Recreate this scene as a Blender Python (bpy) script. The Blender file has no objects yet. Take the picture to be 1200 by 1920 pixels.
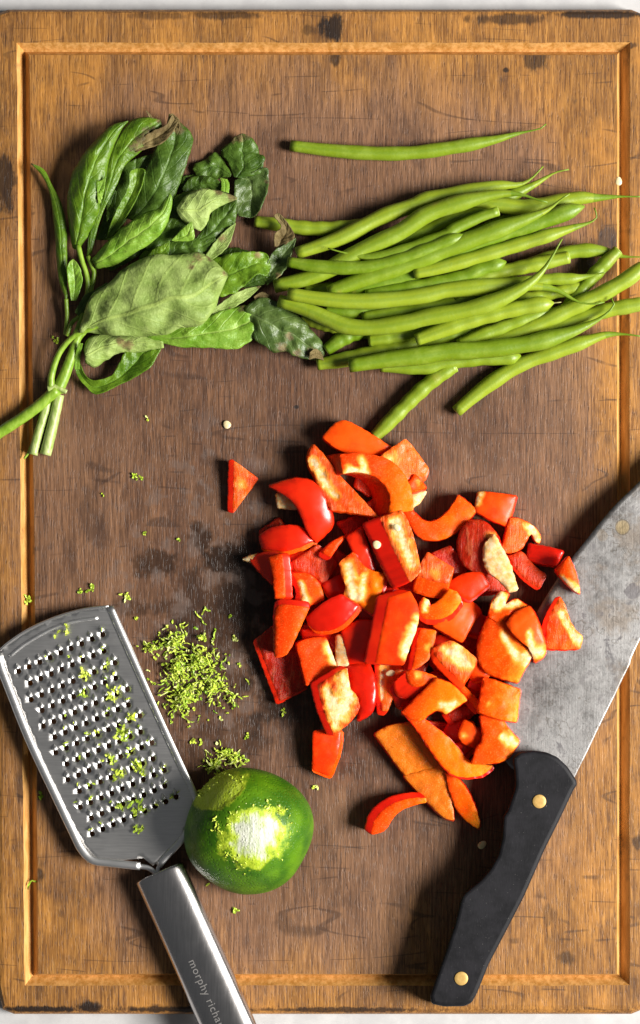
import bpy, math, random
from mathutils import Vector, noise
from mathutils.geometry import delaunay_2d_cdt
S = bpy.context.scene
COL = S.collection
random.seed(7)
# ------------------------------------------------------------------ camera, world, lamp, exposure
K = 0.00025            # metres per unit of layout (the frame is 1200 x 1920 units, 0.30 x 0.48 m)
H = 0.95               # camera height above the board
HU = H / K
cam = bpy.data.cameras.new('camera'); co = bpy.data.objects.new('camera', cam); COL.objects.link(co)
co.location = (0, 0, H); cam.sensor_fit = 'VERTICAL'; cam.angle = 2 * math.atan(960 * K / H)
cam.clip_start = 0.02; cam.clip_end = 20; S.camera = co
w = bpy.data.worlds.new('World'); S.world = w; w.use_nodes = True
bg = w.node_tree.nodes['Background']; bg.inputs[0].default_value = (0.92, 0.96, 1.0, 1); bg.inputs[1].default_value = 0.085
la = bpy.data.lights.new('window_light', 'AREA'); la.shape = 'RECTANGLE'; la.size = 0.95; la.size_y = 0.85
la.energy = 132; la.color = (1.0, 0.965, 0.91)
lo = bpy.data.objects.new('window_light', la); COL.objects.link(lo)
lo.location = (1.72, -0.27, 1.31)
lo.rotation_euler = (Vector((0.02, 0, 0)) - lo.location).to_track_quat('-Z', 'Y').to_euler()
S.view_settings.view_transform = 'Standard'; S.view_settings.look = 'None'
S.view_settings.exposure = 0; S.view_settings.gamma = 1
S.render.engine = 'CYCLES'

def W(px, py, z=0.0):
    f = (HU - z) / HU
    return Vector(((px - 600) * K * f, (960 - py) * K * f, z * K))
def crop(ox, oy, s):
    return lambda pts: [(ox + p[0] / s, oy + p[1] / s) for p in pts]
AB = lambda pts: [tuple(p[:2]) for p in pts]
C1 = crop(450, 300, 3); C2 = crop(800, 220, 3); C3 = crop(500, 500, 3); C4 = crop(800, 480, 3)
B1 = crop(40, 200, 4); B2 = crop(290, 230, 4); B3 = crop(40, 480, 4); B4 = crop(310, 430, 3.871)
P1 = crop(400, 760, 3); P2 = crop(740, 860, 3); P3 = crop(440, 1080, 3); P4 = crop(660, 1180, 3)
G0 = crop(0, 1120, 3.158); HD = crop(220, 1560, 4)

# ------------------------------------------------------------------ helpers
def tag(o, label=None, cat=None, group=None, kind=None):
    if label: o['label'] = label
    if cat: o['category'] = cat
    if group: o['group'] = group
    if kind: o['kind'] = kind
    return o
def empty(name, p):
    o = bpy.data.objects.new(name, None); COL.objects.link(o); o.location = p; o.empty_display_size = 0.01
    return o
def mesh_obj(name, verts, faces, mats, parent=None, attrs=None, midx=None, smooth=True):
    """verts are world vectors; the object's origin is its parent's place, or the mesh's own base"""
    if parent is not None: org = parent.location.copy()
    else:
        xs = [v[0] for v in verts]; ys = [v[1] for v in verts]; zs = [v[2] for v in verts]
        org = Vector(((min(xs) + max(xs)) / 2, (min(ys) + max(ys)) / 2, min(zs)))
    me = bpy.data.meshes.new(name)
    me.from_pydata([Vector(v) - org for v in verts], [], faces)
    for m in (mats if isinstance(mats, (list, tuple)) else [mats]): me.materials.append(m)
    if midx: me.polygons.foreach_set('material_index', midx)
    if smooth: me.polygons.foreach_set('use_smooth', [True] * len(me.polygons))
    for a, vals in (attrs or {}).items():
        at = me.attributes.new(a, 'FLOAT', 'POINT'); at.data.foreach_set('value', vals)
    me.update()
    o = bpy.data.objects.new(name, me); COL.objects.link(o)
    if parent is not None: o.parent = parent
    else: o.location = org
    return o
def catmull(pts, n):
    """n points evenly spread over a smooth curve through pts (tuples of any length)"""
    d = len(pts[0]); P = [tuple(2 * pts[0][i] - pts[1][i] for i in range(d))] + list(pts) + [tuple(2 * pts[-1][i] - pts[-2][i] for i in range(d))]
    out = []
    for i in range(1, len(P) - 2):
        a, b, c, e = P[i - 1], P[i], P[i + 1], P[i + 2]
        for s in range(12):
            t = s / 12
            out.append(tuple(0.5 * (2 * b[j] + (c[j] - a[j]) * t + (2 * a[j] - 5 * b[j] + 4 * c[j] - e[j]) * t * t + (3 * b[j] - a[j] - 3 * c[j] + e[j]) * t ** 3) for j in range(d)))
    out.append(tuple(pts[-1]))
    L = [0]
    for i in range(1, len(out)): L.append(L[-1] + math.dist(out[i][:2], out[i - 1][:2]))
    res = []; j = 0
    for q in range(n):
        t = L[-1] * q / (n - 1)
        while j < len(L) - 2 and L[j + 1] < t: j += 1
        f = (t - L[j]) / max(L[j + 1] - L[j], 1e-9)
        res.append(tuple(out[j][m] + (out[j + 1][m] - out[j][m]) * min(max(f, 0), 1) for m in range(d)))
    return res
def sm(a, b, x):
    t = min(max((x - a) / (b - a), 0), 1); return t * t * (3 - 2 * t)
def tube(pts, rad, nseg=14, cap=True, flat=1.0):
    """pts: world vectors, rad: metres per point; returns verts, faces"""
    V = []; F = []; n = len(pts)
    for i in range(n):
        t = (pts[min(i + 1, n - 1)] - pts[max(i - 1, 0)]).normalized()
        side = t.cross(Vector((0, 0, 1)))
        if side.length < 1e-6: side = Vector((1, 0, 0))
        side.normalize(); up = side.cross(t)
        for k in range(nseg):
            a = 2 * math.pi * k / nseg
            V.append(pts[i] + side * (math.cos(a) * rad[i]) + up * (math.sin(a) * rad[i] * flat))
    for i in range(n - 1):
        for k in range(nseg):
            k2 = (k + 1) % nseg
            F.append((i * nseg + k, i * nseg + k2, (i + 1) * nseg + k2, (i + 1) * nseg + k))
    if cap in (True, 'a'): F.append(tuple(range(nseg - 1, -1, -1)))
    if cap in (True, 'b'):
        F.append(tuple((n - 1) * nseg + k for k in range(nseg)))
    return V, F

# ------------------------------------------------------------------ node helper
class NB:
    def __init__(s, name):
        s.m = bpy.data.materials.new(name); s.m.use_nodes = True
        s.t = s.m.node_tree; s.b = s.t.nodes['Principled BSDF']; s.b.subsurface_method = 'BURLEY'; s._tc = None
    def new(s, t, **kw):
        n = s.t.nodes.new(t)
        for k, v in kw.items(): setattr(n, k, v)
        return n
    def put(s, sock, v):
        if hasattr(v, 'is_linked') or isinstance(v, bpy.types.NodeSocket): s.t.links.new(v, sock)
        elif isinstance(v, (tuple, list)) and sock.type == 'RGBA' and len(v) == 3: sock.default_value = (*v, 1)
        else: sock.default_value = v
    def co(s, scale=(1, 1, 1), rot=0.0, loc=(0, 0, 0)):
        if s._tc is None: s._tc = s.new('ShaderNodeTexCoord')
        mp = s.new('ShaderNodeMapping'); s.t.links.new(s._tc.outputs['Object'], mp.inputs[0])
        mp.inputs['Scale'].default_value = [c / K for c in scale]; mp.inputs['Rotation'].default_value = (0, 0, rot)
        mp.inputs['Location'].default_value = loc
        return mp.outputs[0]
    def noise(s, vec, scale=1, detail=3, rough=0.55, dist=0):
        n = s.new('ShaderNodeTexNoise'); s.put(n.inputs['Vector'], vec)
        n.inputs['Scale'].default_value = scale; n.inputs['Detail'].default_value = detail
        n.inputs['Roughness'].default_value = rough; n.inputs['Distortion'].default_value = dist
        return n.outputs['Fac']
    def math(s, op, a, b=0.0, c=None, clamp=False):
        n = s.new('ShaderNodeMath', operation=op, use_clamp=clamp); s.put(n.inputs[0], a); s.put(n.inputs[1], b)
        if c is not None: s.put(n.inputs[2], c)
        return n.outputs[0]
    def step(s, x, a, b, lo=0.0, hi=1.0):
        n = s.new('ShaderNodeMapRange', interpolation_type='SMOOTHSTEP'); s.put(n.inputs[0], x)
        n.inputs[1].default_value = a; n.inputs[2].default_value = b; n.inputs[3].default_value = lo; n.inputs[4].default_value = hi
        return n.outputs[0]
    def mix(s, f, a, b, mode='MIX'):
        n = s.new('ShaderNodeMix', data_type='RGBA', blend_type=mode); s.put(n.inputs[0], f); s.put(n.inputs[6], a); s.put(n.inputs[7], b)
        return n.outputs[2]
    def attr(s, name): return s.new('ShaderNodeAttribute', attribute_name=name).outputs['Fac']
    def rnd(s): return s.new('ShaderNodeObjectInfo').outputs['Random']
    def xyz(s, vec):
        n = s.new('ShaderNodeSeparateXYZ'); s.put(n.inputs[0], vec); return n.outputs
    def bump(s, h, strength=0.3, dist=0.0003, prev=None):
        n = s.new('ShaderNodeBump'); s.put(n.inputs['Height'], h); n.inputs['Strength'].default_value = strength
        n.inputs['Distance'].default_value = dist
        if prev is not None: s.put(n.inputs['Normal'], prev)
        return n.outputs[0]
    def out(s, color=None, rough=None, normal=None, metal=None, **kw):
        b = s.b.inputs
        if color is not None: s.put(b['Base Color'], color)
        if rough is not None: s.put(b['Roughness'], rough)
        if normal is not None: s.put(b['Normal'], normal)
        if metal is not None: s.put(b['Metallic'], metal)
        for k, v in kw.items(): s.put(b[k.replace('_', ' ')], v)
        return s.m

# ------------------------------------------------------------------ materials
def wood_material():
    n = NB('worn_wood')
    p = n.co((1, 1, 1)); X, Y, _ = n.xyz(p)
    warp = n.noise(n.co((0.006, 0.0035, 0.006)), 1, 3, 0.6)
    wv = n.math('MULTIPLY', n.math('SUBTRACT', warp, 0.5), 1.1)
    ax = n.math('POWER', n.math('ABSOLUTE', n.math('DIVIDE', n.math('ADD', X, 30.0), 585.0)), 3.6)
    ay = n.math('POWER', n.math('ABSOLUTE', n.math('DIVIDE', n.math('SUBTRACT', Y, -20.0), 900.0)), 3.6)
    d = n.math('ADD', n.math('ADD', ax, ay), wv)
    edge = n.step(d, 0.42, 1.15); edge0 = n.step(n.math('ADD', d, n.math('MULTIPLY', n.math('SUBTRACT', n.noise(n.co((0.03, 0.004, 0.03), 0.01), 1, 4, 0.6), 0.5), 0.8)), -0.15, 0.75)
    streak = n.noise(n.co((0.055, 0.0035, 0.05), 0.015), 1, 5, 0.65, 0.4)
    fine = n.noise(n.co((0.32, 0.016, 0.3), 0.015), 1, 4, 0.7, 0.3)
    fine2 = n.noise(n.co((0.16, 0.02, 0.2), 0.03), 1, 2, 0.6)
    pore = n.noise(n.co((0.42, 0.045, 0.3), 0.05), 1, 2, 0.5)
    edge2 = n.math('ADD', edge, n.math('MULTIPLY', n.math('SUBTRACT', streak, 0.5), 1.3), clamp=True)
    edge2 = n.math('MULTIPLY', edge2, n.step(edge, 0.0, 0.25, 0.35, 1.0))
    f = n.step(fine, 0.30, 0.70)
    tan = n.mix(f, (0.120, 0.058, 0.030), (0.35, 0.185, 0.098))
    gold = n.mix(f, (0.165, 0.062, 0.012), (0.48, 0.225, 0.055))
    mid = n.mix(f, (0.050, 0.022, 0.012), (0.170, 0.084, 0.048))
    c = n.mix(edge2, n.mix(edge0, mid, tan), gold)
    c = n.mix(n.math('MULTIPLY', n.step(fine2, 0.55, 0.75), 0.45), c, n.mix(edge, (0.27, 0.125, 0.058), (0.66, 0.33, 0.085)))
    dirt = n.noise(n.co((0.012, 0.008, 0.01), 0.2), 1, 5, 0.7)
    c = n.mix(n.math('MULTIPLY', n.step(dirt, 0.54, 0.72), 0.45), c, (0.065, 0.036, 0.028))
    c = n.mix(n.math('MULTIPLY', n.step(pore, 0.61, 0.68), 0.55), c, (0.045, 0.02, 0.012))
    band = n.noise(n.co((0.018, 0.0016, 0.02), 0.012), 1, 4, 0.6)
    c = n.mix(n.step(band, 0.40, 0.68, 0, 0.55), c, n.mix(0.5, c, (0.035, 0.017, 0.011)))
    lng = n.noise(n.co((0.16, 0.0022, 0.1), 0.012, (3, 1, 0)), 1, 3, 0.6, 0.25)
    c = n.mix(n.math('MULTIPLY', n.step(n.math('ABSOLUTE', n.math('SUBTRACT', lng, 0.5)), 0.006, 0.03, 1, 0), 0.42), c, (0.050, 0.022, 0.012))
    blob2 = n.noise(n.co((0.010, 0.006, 0.01), 0.1, (4, 9, 0)), 1, 5, 0.65)
    c = n.mix(n.step(blob2, 0.50, 0.68, 0, 0.4), c, n.mix(edge, (0.22, 0.115, 0.065), (0.62, 0.27, 0.05)))
    c = n.mix(n.step(blob2, 0.30, 0.46, 0.55, 0), c, (0.050, 0.026, 0.017))
    # scratches left by knives
    for rot, sc, seed in ((0.9, 0.013, 3.0), (1.35, 0.009, 11.0), (2.2, 0.011, 20.0)):
        s1 = n.noise(n.co((sc * 0.12, sc, sc), rot, (seed, seed, 0)), 1, 1, 0.4)
        line = n.step(n.math('ABSOLUTE', n.math('SUBTRACT', s1, 0.5)), 0.002, 0.007, 1, 0)
        brk = n.step(n.noise(n.co((0.01, 0.01, 0.01), 0, (seed, 0, 0)), 1, 2), 0.54, 0.6)
        c = n.mix(n.math('MULTIPLY', n.math('MULTIPLY', line, brk), 0.5), c, (0.035, 0.018, 0.012))
    # stains with own shapes; the wet ones by the heap include painted shade: (x, y, rx, ry, strength, kind)
    blot = n.noise(n.co((0.05, 0.018, 0.05)), 1, 4, 0.7)
    blotf = n.noise(n.co((0.02, 0.02, 0.02)), 1, 3, 0.6)
    wet = None
    for (sx, sy, rx, ry, st, kd) in (
            (623, 52, 26, 30, 0.95, 0), (628, 106, 12, 18, 0.8, 0), (950, 36, 90, 12, 0.75, 0), (1130, 27, 110, 8, 0.9, 0), (420, 28, 70, 9, 0.7, 0), (300, 30, 60, 8, 0.5, 0), (580, 56, 16, 12, 0.6, 0), (1005, 112, 26, 26, 0.75, 0),
            (948, 131, 6, 5, 0.9, 0), (1140, 448, 26, 26, 0.7, 2), (1100, 495, 24, 22, 0.8, 2), (8, 345, 28, 62, 0.85, 0),
            (70, 1893, 90, 7, 0.95, 0), (165, 1889, 26, 13, 0.95, 0), (330, 1893, 110, 7, 0.9, 0), (640, 1894, 180, 6, 0.8, 0), (70, 1640, 14, 12, 0.7, 0), (1195, 1580, 12, 16, 0.7, 0), (1060, 1795, 20, 14, 0.6, 0), (1030, 1715, 14, 22, 0.4, 0),
            (160, 1832, 60, 5, 0.8, 0), (300, 1830, 120, 4, 0.7, 0), (1180, 85, 20, 7, 0.7, 0), (45, 1475, 24, 34, 0.45, 0), (556, 763, 6, 4, 0.9, 0),
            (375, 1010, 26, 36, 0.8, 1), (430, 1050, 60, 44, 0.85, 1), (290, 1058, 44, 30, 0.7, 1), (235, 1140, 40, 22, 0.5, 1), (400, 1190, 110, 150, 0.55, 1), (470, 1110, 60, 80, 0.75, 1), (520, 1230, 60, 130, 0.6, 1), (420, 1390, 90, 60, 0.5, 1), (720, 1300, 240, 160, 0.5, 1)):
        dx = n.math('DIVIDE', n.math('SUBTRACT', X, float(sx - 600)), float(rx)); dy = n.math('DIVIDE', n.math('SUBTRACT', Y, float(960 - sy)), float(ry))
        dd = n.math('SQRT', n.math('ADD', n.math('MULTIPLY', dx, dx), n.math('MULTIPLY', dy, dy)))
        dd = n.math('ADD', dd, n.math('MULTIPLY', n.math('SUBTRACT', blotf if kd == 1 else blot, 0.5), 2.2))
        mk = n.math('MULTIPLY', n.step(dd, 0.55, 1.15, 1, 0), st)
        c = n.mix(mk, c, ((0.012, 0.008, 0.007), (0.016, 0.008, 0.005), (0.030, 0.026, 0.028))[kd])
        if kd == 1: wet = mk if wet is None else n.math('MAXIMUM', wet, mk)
    # greyish wet sheen on the wood, painted into the colour
    sheen = n.math('MULTIPLY', n.step(blotf, 0.52, 0.62), n.step(n.math('ADD', n.math('POWER', n.math('DIVIDE', n.math('ADD', X, 200.0), 260.0), 2.0), n.math('POWER', n.math('DIVIDE', n.math('SUBTRACT', Y, -150.0), 420.0), 2.0)), 0.2, 1.0, 0.38, 0))
    c = n.mix(sheen, c, (0.15, 0.115, 0.10))
    h = n.math('ADD', n.math('MULTIPLY', fine, 0.7), n.math('MULTIPLY', n.step(pore, 0.56, 0.68), -0.7))
    rough = n.math('SUBTRACT', n.step(fine, 0.3, 0.7, 0.58, 0.44), n.math('MULTIPLY', wet, 0.15))
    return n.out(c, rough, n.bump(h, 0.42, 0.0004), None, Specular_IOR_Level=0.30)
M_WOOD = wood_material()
def groove_material():
    n = NB('groove_wood')
    fine = n.noise(n.co((0.10, 0.016, 0.1), 0.02), 1, 4, 0.65); big = n.noise(n.co((0.02, 0.012, 0.02)), 1, 4, 0.7)
    c = n.mix(n.step(fine, 0.3, 0.7), (0.42, 0.19, 0.035), (0.68, 0.37, 0.12))
    c = n.mix(n.math('MULTIPLY', n.step(big, 0.58, 0.74), 0.6), c, (0.09, 0.04, 0.018))
    return n.out(c, 0.5, n.bump(fine, 0.4, 0.0003))
M_GROOVE = groove_material()
def counter_material():
    n = NB('pale_counter')
    a = n.noise(n.co((0.02, 0.02, 0.02)), 1, 4, 0.6); b = n.noise(n.co((0.11, 0.11, 0.1)), 1, 2)
    c = n.mix(n.step(a, 0.3, 0.7), (0.46, 0.455, 0.46), (0.55, 0.545, 0.545)); c = n.mix(n.math('MULTIPLY', n.step(b, 0.5, 0.8), 0.25), c, (0.42, 0.41, 0.41))
    return n.out(c, 0.5)
M_COUNTER = counter_material()
def bean_material(tail=False):
    n = NB('bean_skin')
    r = n.rnd(); t = n.attr('t'); an = n.attr('ang')
    a = n.noise(n.co((0.05, 0.05, 0.05)), 1, 3, 0.6); b = n.noise(n.co((0.25, 0.25, 0.25)), 1, 2)
    c = n.mix(r, (0.125, 0.220, 0.004), (0.275, 0.350, 0.018))
    c = n.mix(n.math('MULTIPLY', n.step(a, 0.4, 0.75), 0.5), c, (0.29, 0.39, 0.05))
    c = n.mix(n.math('MULTIPLY', n.step(b, 0.55, 0.75), 0.2), c, (0.10, 0.22, 0.008))
    seam = n.step(n.math('ABSOLUTE', an), 0.02, 0.12, 0.35, 0)
    c = n.mix(seam, c, (0.10, 0.19, 0.008))
    c = n.mix(n.step(t, 0.84, 1.0, 0, 0.6), c, (0.115, 0.20, 0.010))
    bruise = n.noise(n.co((0.016, 0.016, 0.016), 0.4), 1, 3)
    c = n.mix(n.math('MULTIPLY', n.step(bruise, 0.64, 0.72), 0.4), c, (0.28, 0.24, 0.03))
    return n.out(c, n.step(b, 0.3, 0.7, 0.38, 0.5), n.bump(n.math('ADD', a, n.math('MULTIPLY', b, 0.5)), 0.22, 0.0006), None, Specular_IOR_Level=0.45)
M_BEAN = bean_material()
def simple(name, c1, c2, sc=0.08, rough=0.5, bump=0.2, **kw):
    n = NB(name); a = n.noise(n.co((sc, sc, sc)), 1, 4, 0.6)
    return n.out(n.mix(n.step(a, 0.3, 0.7), c1, c2), rough, n.bump(a, bump, 0.0005), None, **kw)
M_BEANCUT = simple('bean_cut', (0.27, 0.36, 0.05), (0.45, 0.50, 0.14), 0.3)
M_BEANCAP = simple('bean_cap', (0.12, 0.07, 0.02), (0.42, 0.42, 0.14), 0.12)
def leaf_material(name, base, base2, vein, veinw, spec=0.4, rough=0.42, trans=0.15):
    n = NB(name); u = n.attr('u'); v = n.attr('v'); br = n.attr('brown'); r = n.rnd()
    av = n.math('ABSOLUTE', v)
    a = n.noise(n.co((0.03, 0.03, 0.03)), 1, 4, 0.6); f = n.noise(n.co((0.16, 0.16, 0.16)), 1, 3, 0.6)
    c = n.mix(n.step(a, 0.3, 0.7), base, base2)
    c = n.mix(n.math('MULTIPLY', r, 0.35), c, tuple(x * 0.6 for x in base))
    c = n.mix(n.math('MULTIPLY', n.step(f, 0.5, 0.75), 0.25), c, tuple(min(1, x * 1.5) for x in base2))
    ph = n.math('FRACT', n.math('ADD', n.math('SUBTRACT', n.math('MULTIPLY', u, 7.0), n.math('MULTIPLY', n.math('POWER', av, 1.3), 1.7)), n.math('MULTIPLY', f, 0.12)))
    sv = n.step(n.math('ABSOLUTE', n.math('SUBTRACT', ph, 0.5)), 0.02, 0.09, 1, 0)
    mr = n.step(av, 0.02, 0.09, 1, 0)
    vm = n.math('MAXIMUM', n.math('MULTIPLY', sv, 0.30), n.math('MULTIPLY', mr, 0.8))
    c = n.mix(n.math('MULTIPLY', vm, veinw), c, vein)
    bn = n.math('ADD', br, n.math('MULTIPLY', n.math('SUBTRACT', f, 0.5), 0.9))
    bm = n.step(bn, 0.42, 0.85)
    c = n.mix(n.math('MULTIPLY', bm, 0.92), c, n.mix(n.step(a, 0.35, 0.65), (0.055, 0.035, 0.014), (0.22, 0.16, 0.062)))
    h = n.math('ADD', n.math('MULTIPLY', vm, -0.5 if trans > 0.1 else 0.5), n.math('ADD', n.math('MULTIPLY', a, 0.8), n.math('MULTIPLY', f, 0.5)))
    n.out(c, n.math('ADD', n.math('MULTIPLY', bm, 0.3), rough), n.bump(h, 0.65, 0.0010), None, Specular_IOR_Level=spec)
    return n.m
M_LEAF = leaf_material('leaf_upper', (0.062, 0.145, 0.005), (0.150, 0.265, 0.014), (0.21, 0.38, 0.05), 0.55, 0.38, 0.38)
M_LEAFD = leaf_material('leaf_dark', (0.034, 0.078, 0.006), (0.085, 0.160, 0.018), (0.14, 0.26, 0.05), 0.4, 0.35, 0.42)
M_LEAFB = leaf_material('leaf_young', (0.13, 0.28, 0.014), (0.24, 0.40, 0.045), (0.36, 0.50, 0.11), 0.6)
M_LEAFP = leaf_material('leaf_underside', (0.20, 0.30, 0.055), (0.34, 0.44, 0.13), (0.33, 0.43, 0.10), 0.75, 0.3, 0.55, 0.05)
M_LEAFW = leaf_material('leaf_wilted', (0.038, 0.078, 0.012), (0.105, 0.160, 0.036), (0.17, 0.24, 0.08), 0.5, 0.45, 0.4)
M_LEAFDRY = leaf_material('leaf_dry', (0.11, 0.075, 0.028), (0.24, 0.185, 0.075), (0.2, 0.15, 0.06), 0.4, 0.2, 0.7)
def stem_material(name, a, b):
    n = NB(name); f = n.noise(n.co((0.12, 0.05, 0.1), -0.6), 1, 4, 0.6)
    return n.out(n.mix(n.step(f, 0.3, 0.7), a, b), 0.4, n.bump(f, 0.35, 0.0006))
M_STEM = stem_material('basil_stem', (0.15, 0.28, 0.012), (0.27, 0.41, 0.045)); M_STEMP = stem_material('pale_stem', (0.24, 0.35, 0.06), (0.47, 0.53, 0.21))
# peppers
PITH = (0.86, 0.60, 0.27)
def pepper_material(name, c1, c2, rough, streak=0.0, coat=0.0, speck=0.0, bump=0.25, pale=(0.90, 0.40, 0.17), spec=0.35, light_grad=None):
    n = NB(name); r = n.rnd(); pi = n.attr('pith')
    a = n.noise(n.co((0.018, 0.018, 0.018)), 1, 3, 0.55); f = n.noise(n.co((0.13, 0.13, 0.13)), 1, 4, 0.65); g = n.noise(n.co((0.45, 0.45, 0.45)), 1, 2)
    st0 = n.noise(n.co((0.11, 0.022, 0.05), 0.45), 1, 4, 0.7, 1.2)
    c = n.mix(n.step(n.math('ADD', a, n.math('MULTIPLY', n.math('SUBTRACT', r, 0.5), 0.5)), 0.28, 0.72), c1, c2)
    if light_grad: c = n.mix(n.step(n.math('ADD', n.attr('side'), n.math('MULTIPLY', n.math('SUBTRACT', f, 0.5), 0.5)), -0.95, 0.45, 1, 0), c, light_grad); c = n.mix(n.step(n.math('ADD', n.attr('side'), n.math('MULTIPLY', n.math('SUBTRACT', f, 0.5), 0.7)), 0.45, 1.2, 0, 0.75), c, (0.97, 0.32, 0.02))  # painted light: redder away from the lamp, more orange towards it
    h = n.math('ADD', n.math('MULTIPLY', f, 0.6), n.math('MULTIPLY', g, 0.35))
    if streak:
        c = n.mix(n.math('MULTIPLY', n.step(st0, 0.47, 0.70), streak), c, pale)
        c = n.mix(n.math('MULTIPLY', n.step(st0, 0.30, 0.45, 1, 0), 0.4), c, tuple(x * 0.5 for x in c1))
        h = n.math('ADD', h, n.math('MULTIPLY', st0, 1.6))
    if speck:
        c = n.mix(n.math('MULTIPLY', n.step(g, 0.54, 0.72), speck), c, (0.97, 0.42, 0.10))
    pv = n.math('ADD', pi, n.math('MULTIPLY', pi, n.math('MULTIPLY', n.math('SUBTRACT', f, 0.5), 0.8)))
    c = n.mix(n.step(pv, 0.05, 0.65), c, (0.94, 0.36, 0.04))
    c = n.mix(n.step(pv, 0.45, 0.95), c, n.mix(n.step(f, 0.3, 0.7), (0.80, 0.52, 0.20), (0.80, 0.67, 0.42)))
    return n.out(c, n.math('ADD', rough, n.math('MULTIPLY', pi, 0.15)), n.bump(n.math('MULTIPLY', h, n.step(pv, 0.3, 0.9, 1.0, 0.35)), bump, 0.0007), None, Specular_IOR_Level=spec, Coat_Weight=coat, Coat_Roughness=0.15, Subsurface_Weight=0.45, Subsurface_Scale=0.0022, Subsurface_Radius=(1.0, 0.30, 0.08))
PM = {'skin': pepper_material('pepper_skin', (0.60, 0.008, 0.001), (0.78, 0.022, 0.002), 0.30, coat=0.12, bump=0.06, spec=0.4),
      'skin2': pepper_material('pepper_skin_orange', (0.78, 0.028, 0.001), (0.90, 0.085, 0.003), 0.36, coat=0.05, speck=0.05, bump=0.12, spec=0.18),
      'flesh': pepper_material('pepper_flesh', (0.86, 0.068, 0.001), (0.96, 0.175, 0.002), 0.36, coat=0.0, speck=0.24, bump=0.35, spec=0.09, light_grad=(0.84, 0.045, 0.002)),
      'inner': pepper_material('pepper_inner', (0.78, 0.045, 0.004), (0.92, 0.125, 0.008), 0.30, coat=0.10, streak=0.24, speck=0.12, bump=0.6, spec=0.15),
      'innerd': pepper_material('pepper_inner_red', (0.42, 0.014, 0.003), (0.64, 0.045, 0.006), 0.34, coat=0.15, streak=0.20, bump=0.6, spec=0.2),
      'slab': pepper_material('pepper_inner_amber', (0.52, 0.085, 0.004), (0.74, 0.165, 0.008), 0.30, speck=0.35, bump=0.7, spec=0.3),
      'pith': pepper_material('pepper_pith', (0.68, 0.36, 0.09), (0.76, 0.60, 0.32), 0.5, bump=0.5)}
M_SEED = simple('seed', (0.72, 0.56, 0.28), (0.86, 0.76, 0.46), 0.2, 0.45)
def zest_material():
    n = NB('lime_zest'); f = n.attr('tint'); g = n.noise(n.co((0.2, 0.2, 0.2)), 1, 2)
    c = n.mix(f, (0.22, 0.40, 0.010), (0.70, 0.78, 0.09)); c = n.mix(n.step(f, 0.85, 1.0, 0, 0.7), c, (0.72, 0.75, 0.36))
    return n.out(c, 0.5, n.bump(g, 0.3, 0.0004))
M_ZEST = zest_material()
def lime_material():
    n = NB('lime_peel'); z = n.attr('zest'); y = n.attr('edge')
    a = n.noise(n.co((0.02, 0.02, 0.02)), 1, 3); po = n.new('ShaderNodeTexVoronoi'); n.put(po.inputs['Vector'], n.co((0.17, 0.17, 0.17))); po.inputs['Scale'].default_value = 1
    f = n.noise(n.co((0.09, 0.09, 0.09)), 1, 5, 0.7); st = n.noise(n.co((0.16, 0.028, 0.06), -0.95), 1, 4, 0.7)
    c = n.mix(n.step(a, 0.3, 0.7), (0.026, 0.100, 0.002), (0.085, 0.20, 0.003))
    c = n.mix(n.math('MULTIPLY', n.step(po.outputs['Distance'], 0.05, 0.3, 1, 0), 0.22), c, (0.14, 0.30, 0.01))
    w = n.math('ADD', z, n.math('MULTIPLY', n.math('SUBTRACT', f, 0.5), 0.55))
    m1 = n.step(w, 0.30, 0.50); m2 = n.step(n.math('ADD', w, n.math('MULTIPLY', n.math('SUBTRACT', st, 0.5), 0.5)), 0.50, 0.85)
    c = n.mix(m1, c, n.mix(f, (0.26, 0.40, 0.006), (0.47, 0.56, 0.03)))
    c = n.mix(n.math('MULTIPLY', m2, n.attr('white')), c, n.mix(n.step(st, 0.35, 0.6), (0.38, 0.43, 0.28), (0.58, 0.59, 0.50)))
    h = n.math('ADD', n.math('MULTIPLY', n.step(po.outputs['Distance'], 0, 0.5), n.math('SUBTRACT', 0.45, m1)), n.math('MULTIPLY', n.math('ADD', st, f), n.math('MULTIPLY', m1, 0.9)))
    return n.out(c, n.math('ADD', 0.42, n.math('MULTIPLY', m1, 0.2)), n.bump(h, 0.5, 0.0009), None, Specular_IOR_Level=0.35)
M_LIME = lime_material(); M_LIMECUT = simple('lime_pith', (0.55, 0.60, 0.30), (0.78, 0.80, 0.55), 0.1, 0.5)
# metals
def steel(name, col, rough, stretch=(0.02, 0.35, 0.1), rot=0.0, amt=0.12):
    n = NB(name); f = n.noise(n.co(stretch, rot), 1, 4, 0.7); g = n.noise(n.co((0.03, 0.03, 0.03)), 1, 3)
    c = n.mix(n.step(f, 0.2, 0.8), tuple(x * 0.82 for x in col), col)
    return n.out(c, n.math('ADD', rough - amt / 2, n.math('MULTIPLY', n.math('ADD', f, g), amt / 2)), n.bump(f, 0.05, 0.0002), 1.0)
AXR = math.radians(24.2)
M_PLATE = steel('plate_steel', (0.86, 0.84, 0.82), 0.36); M_RIM = steel('rim_steel', (0.88, 0.87, 0.86), 0.40); M_TOOTH = steel('tooth_steel', (0.60, 0.60, 0.60), 0.46)
M_HANDLE = steel('handle_steel', (0.66, 0.63, 0.62), 0.24, (0.5, 0.02, 0.1), -AXR, 0.16)
M_ETCH = simple('etched_steel', (0.17, 0.165, 0.16), (0.22, 0.21, 0.205), 0.3, 0.6)
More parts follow.
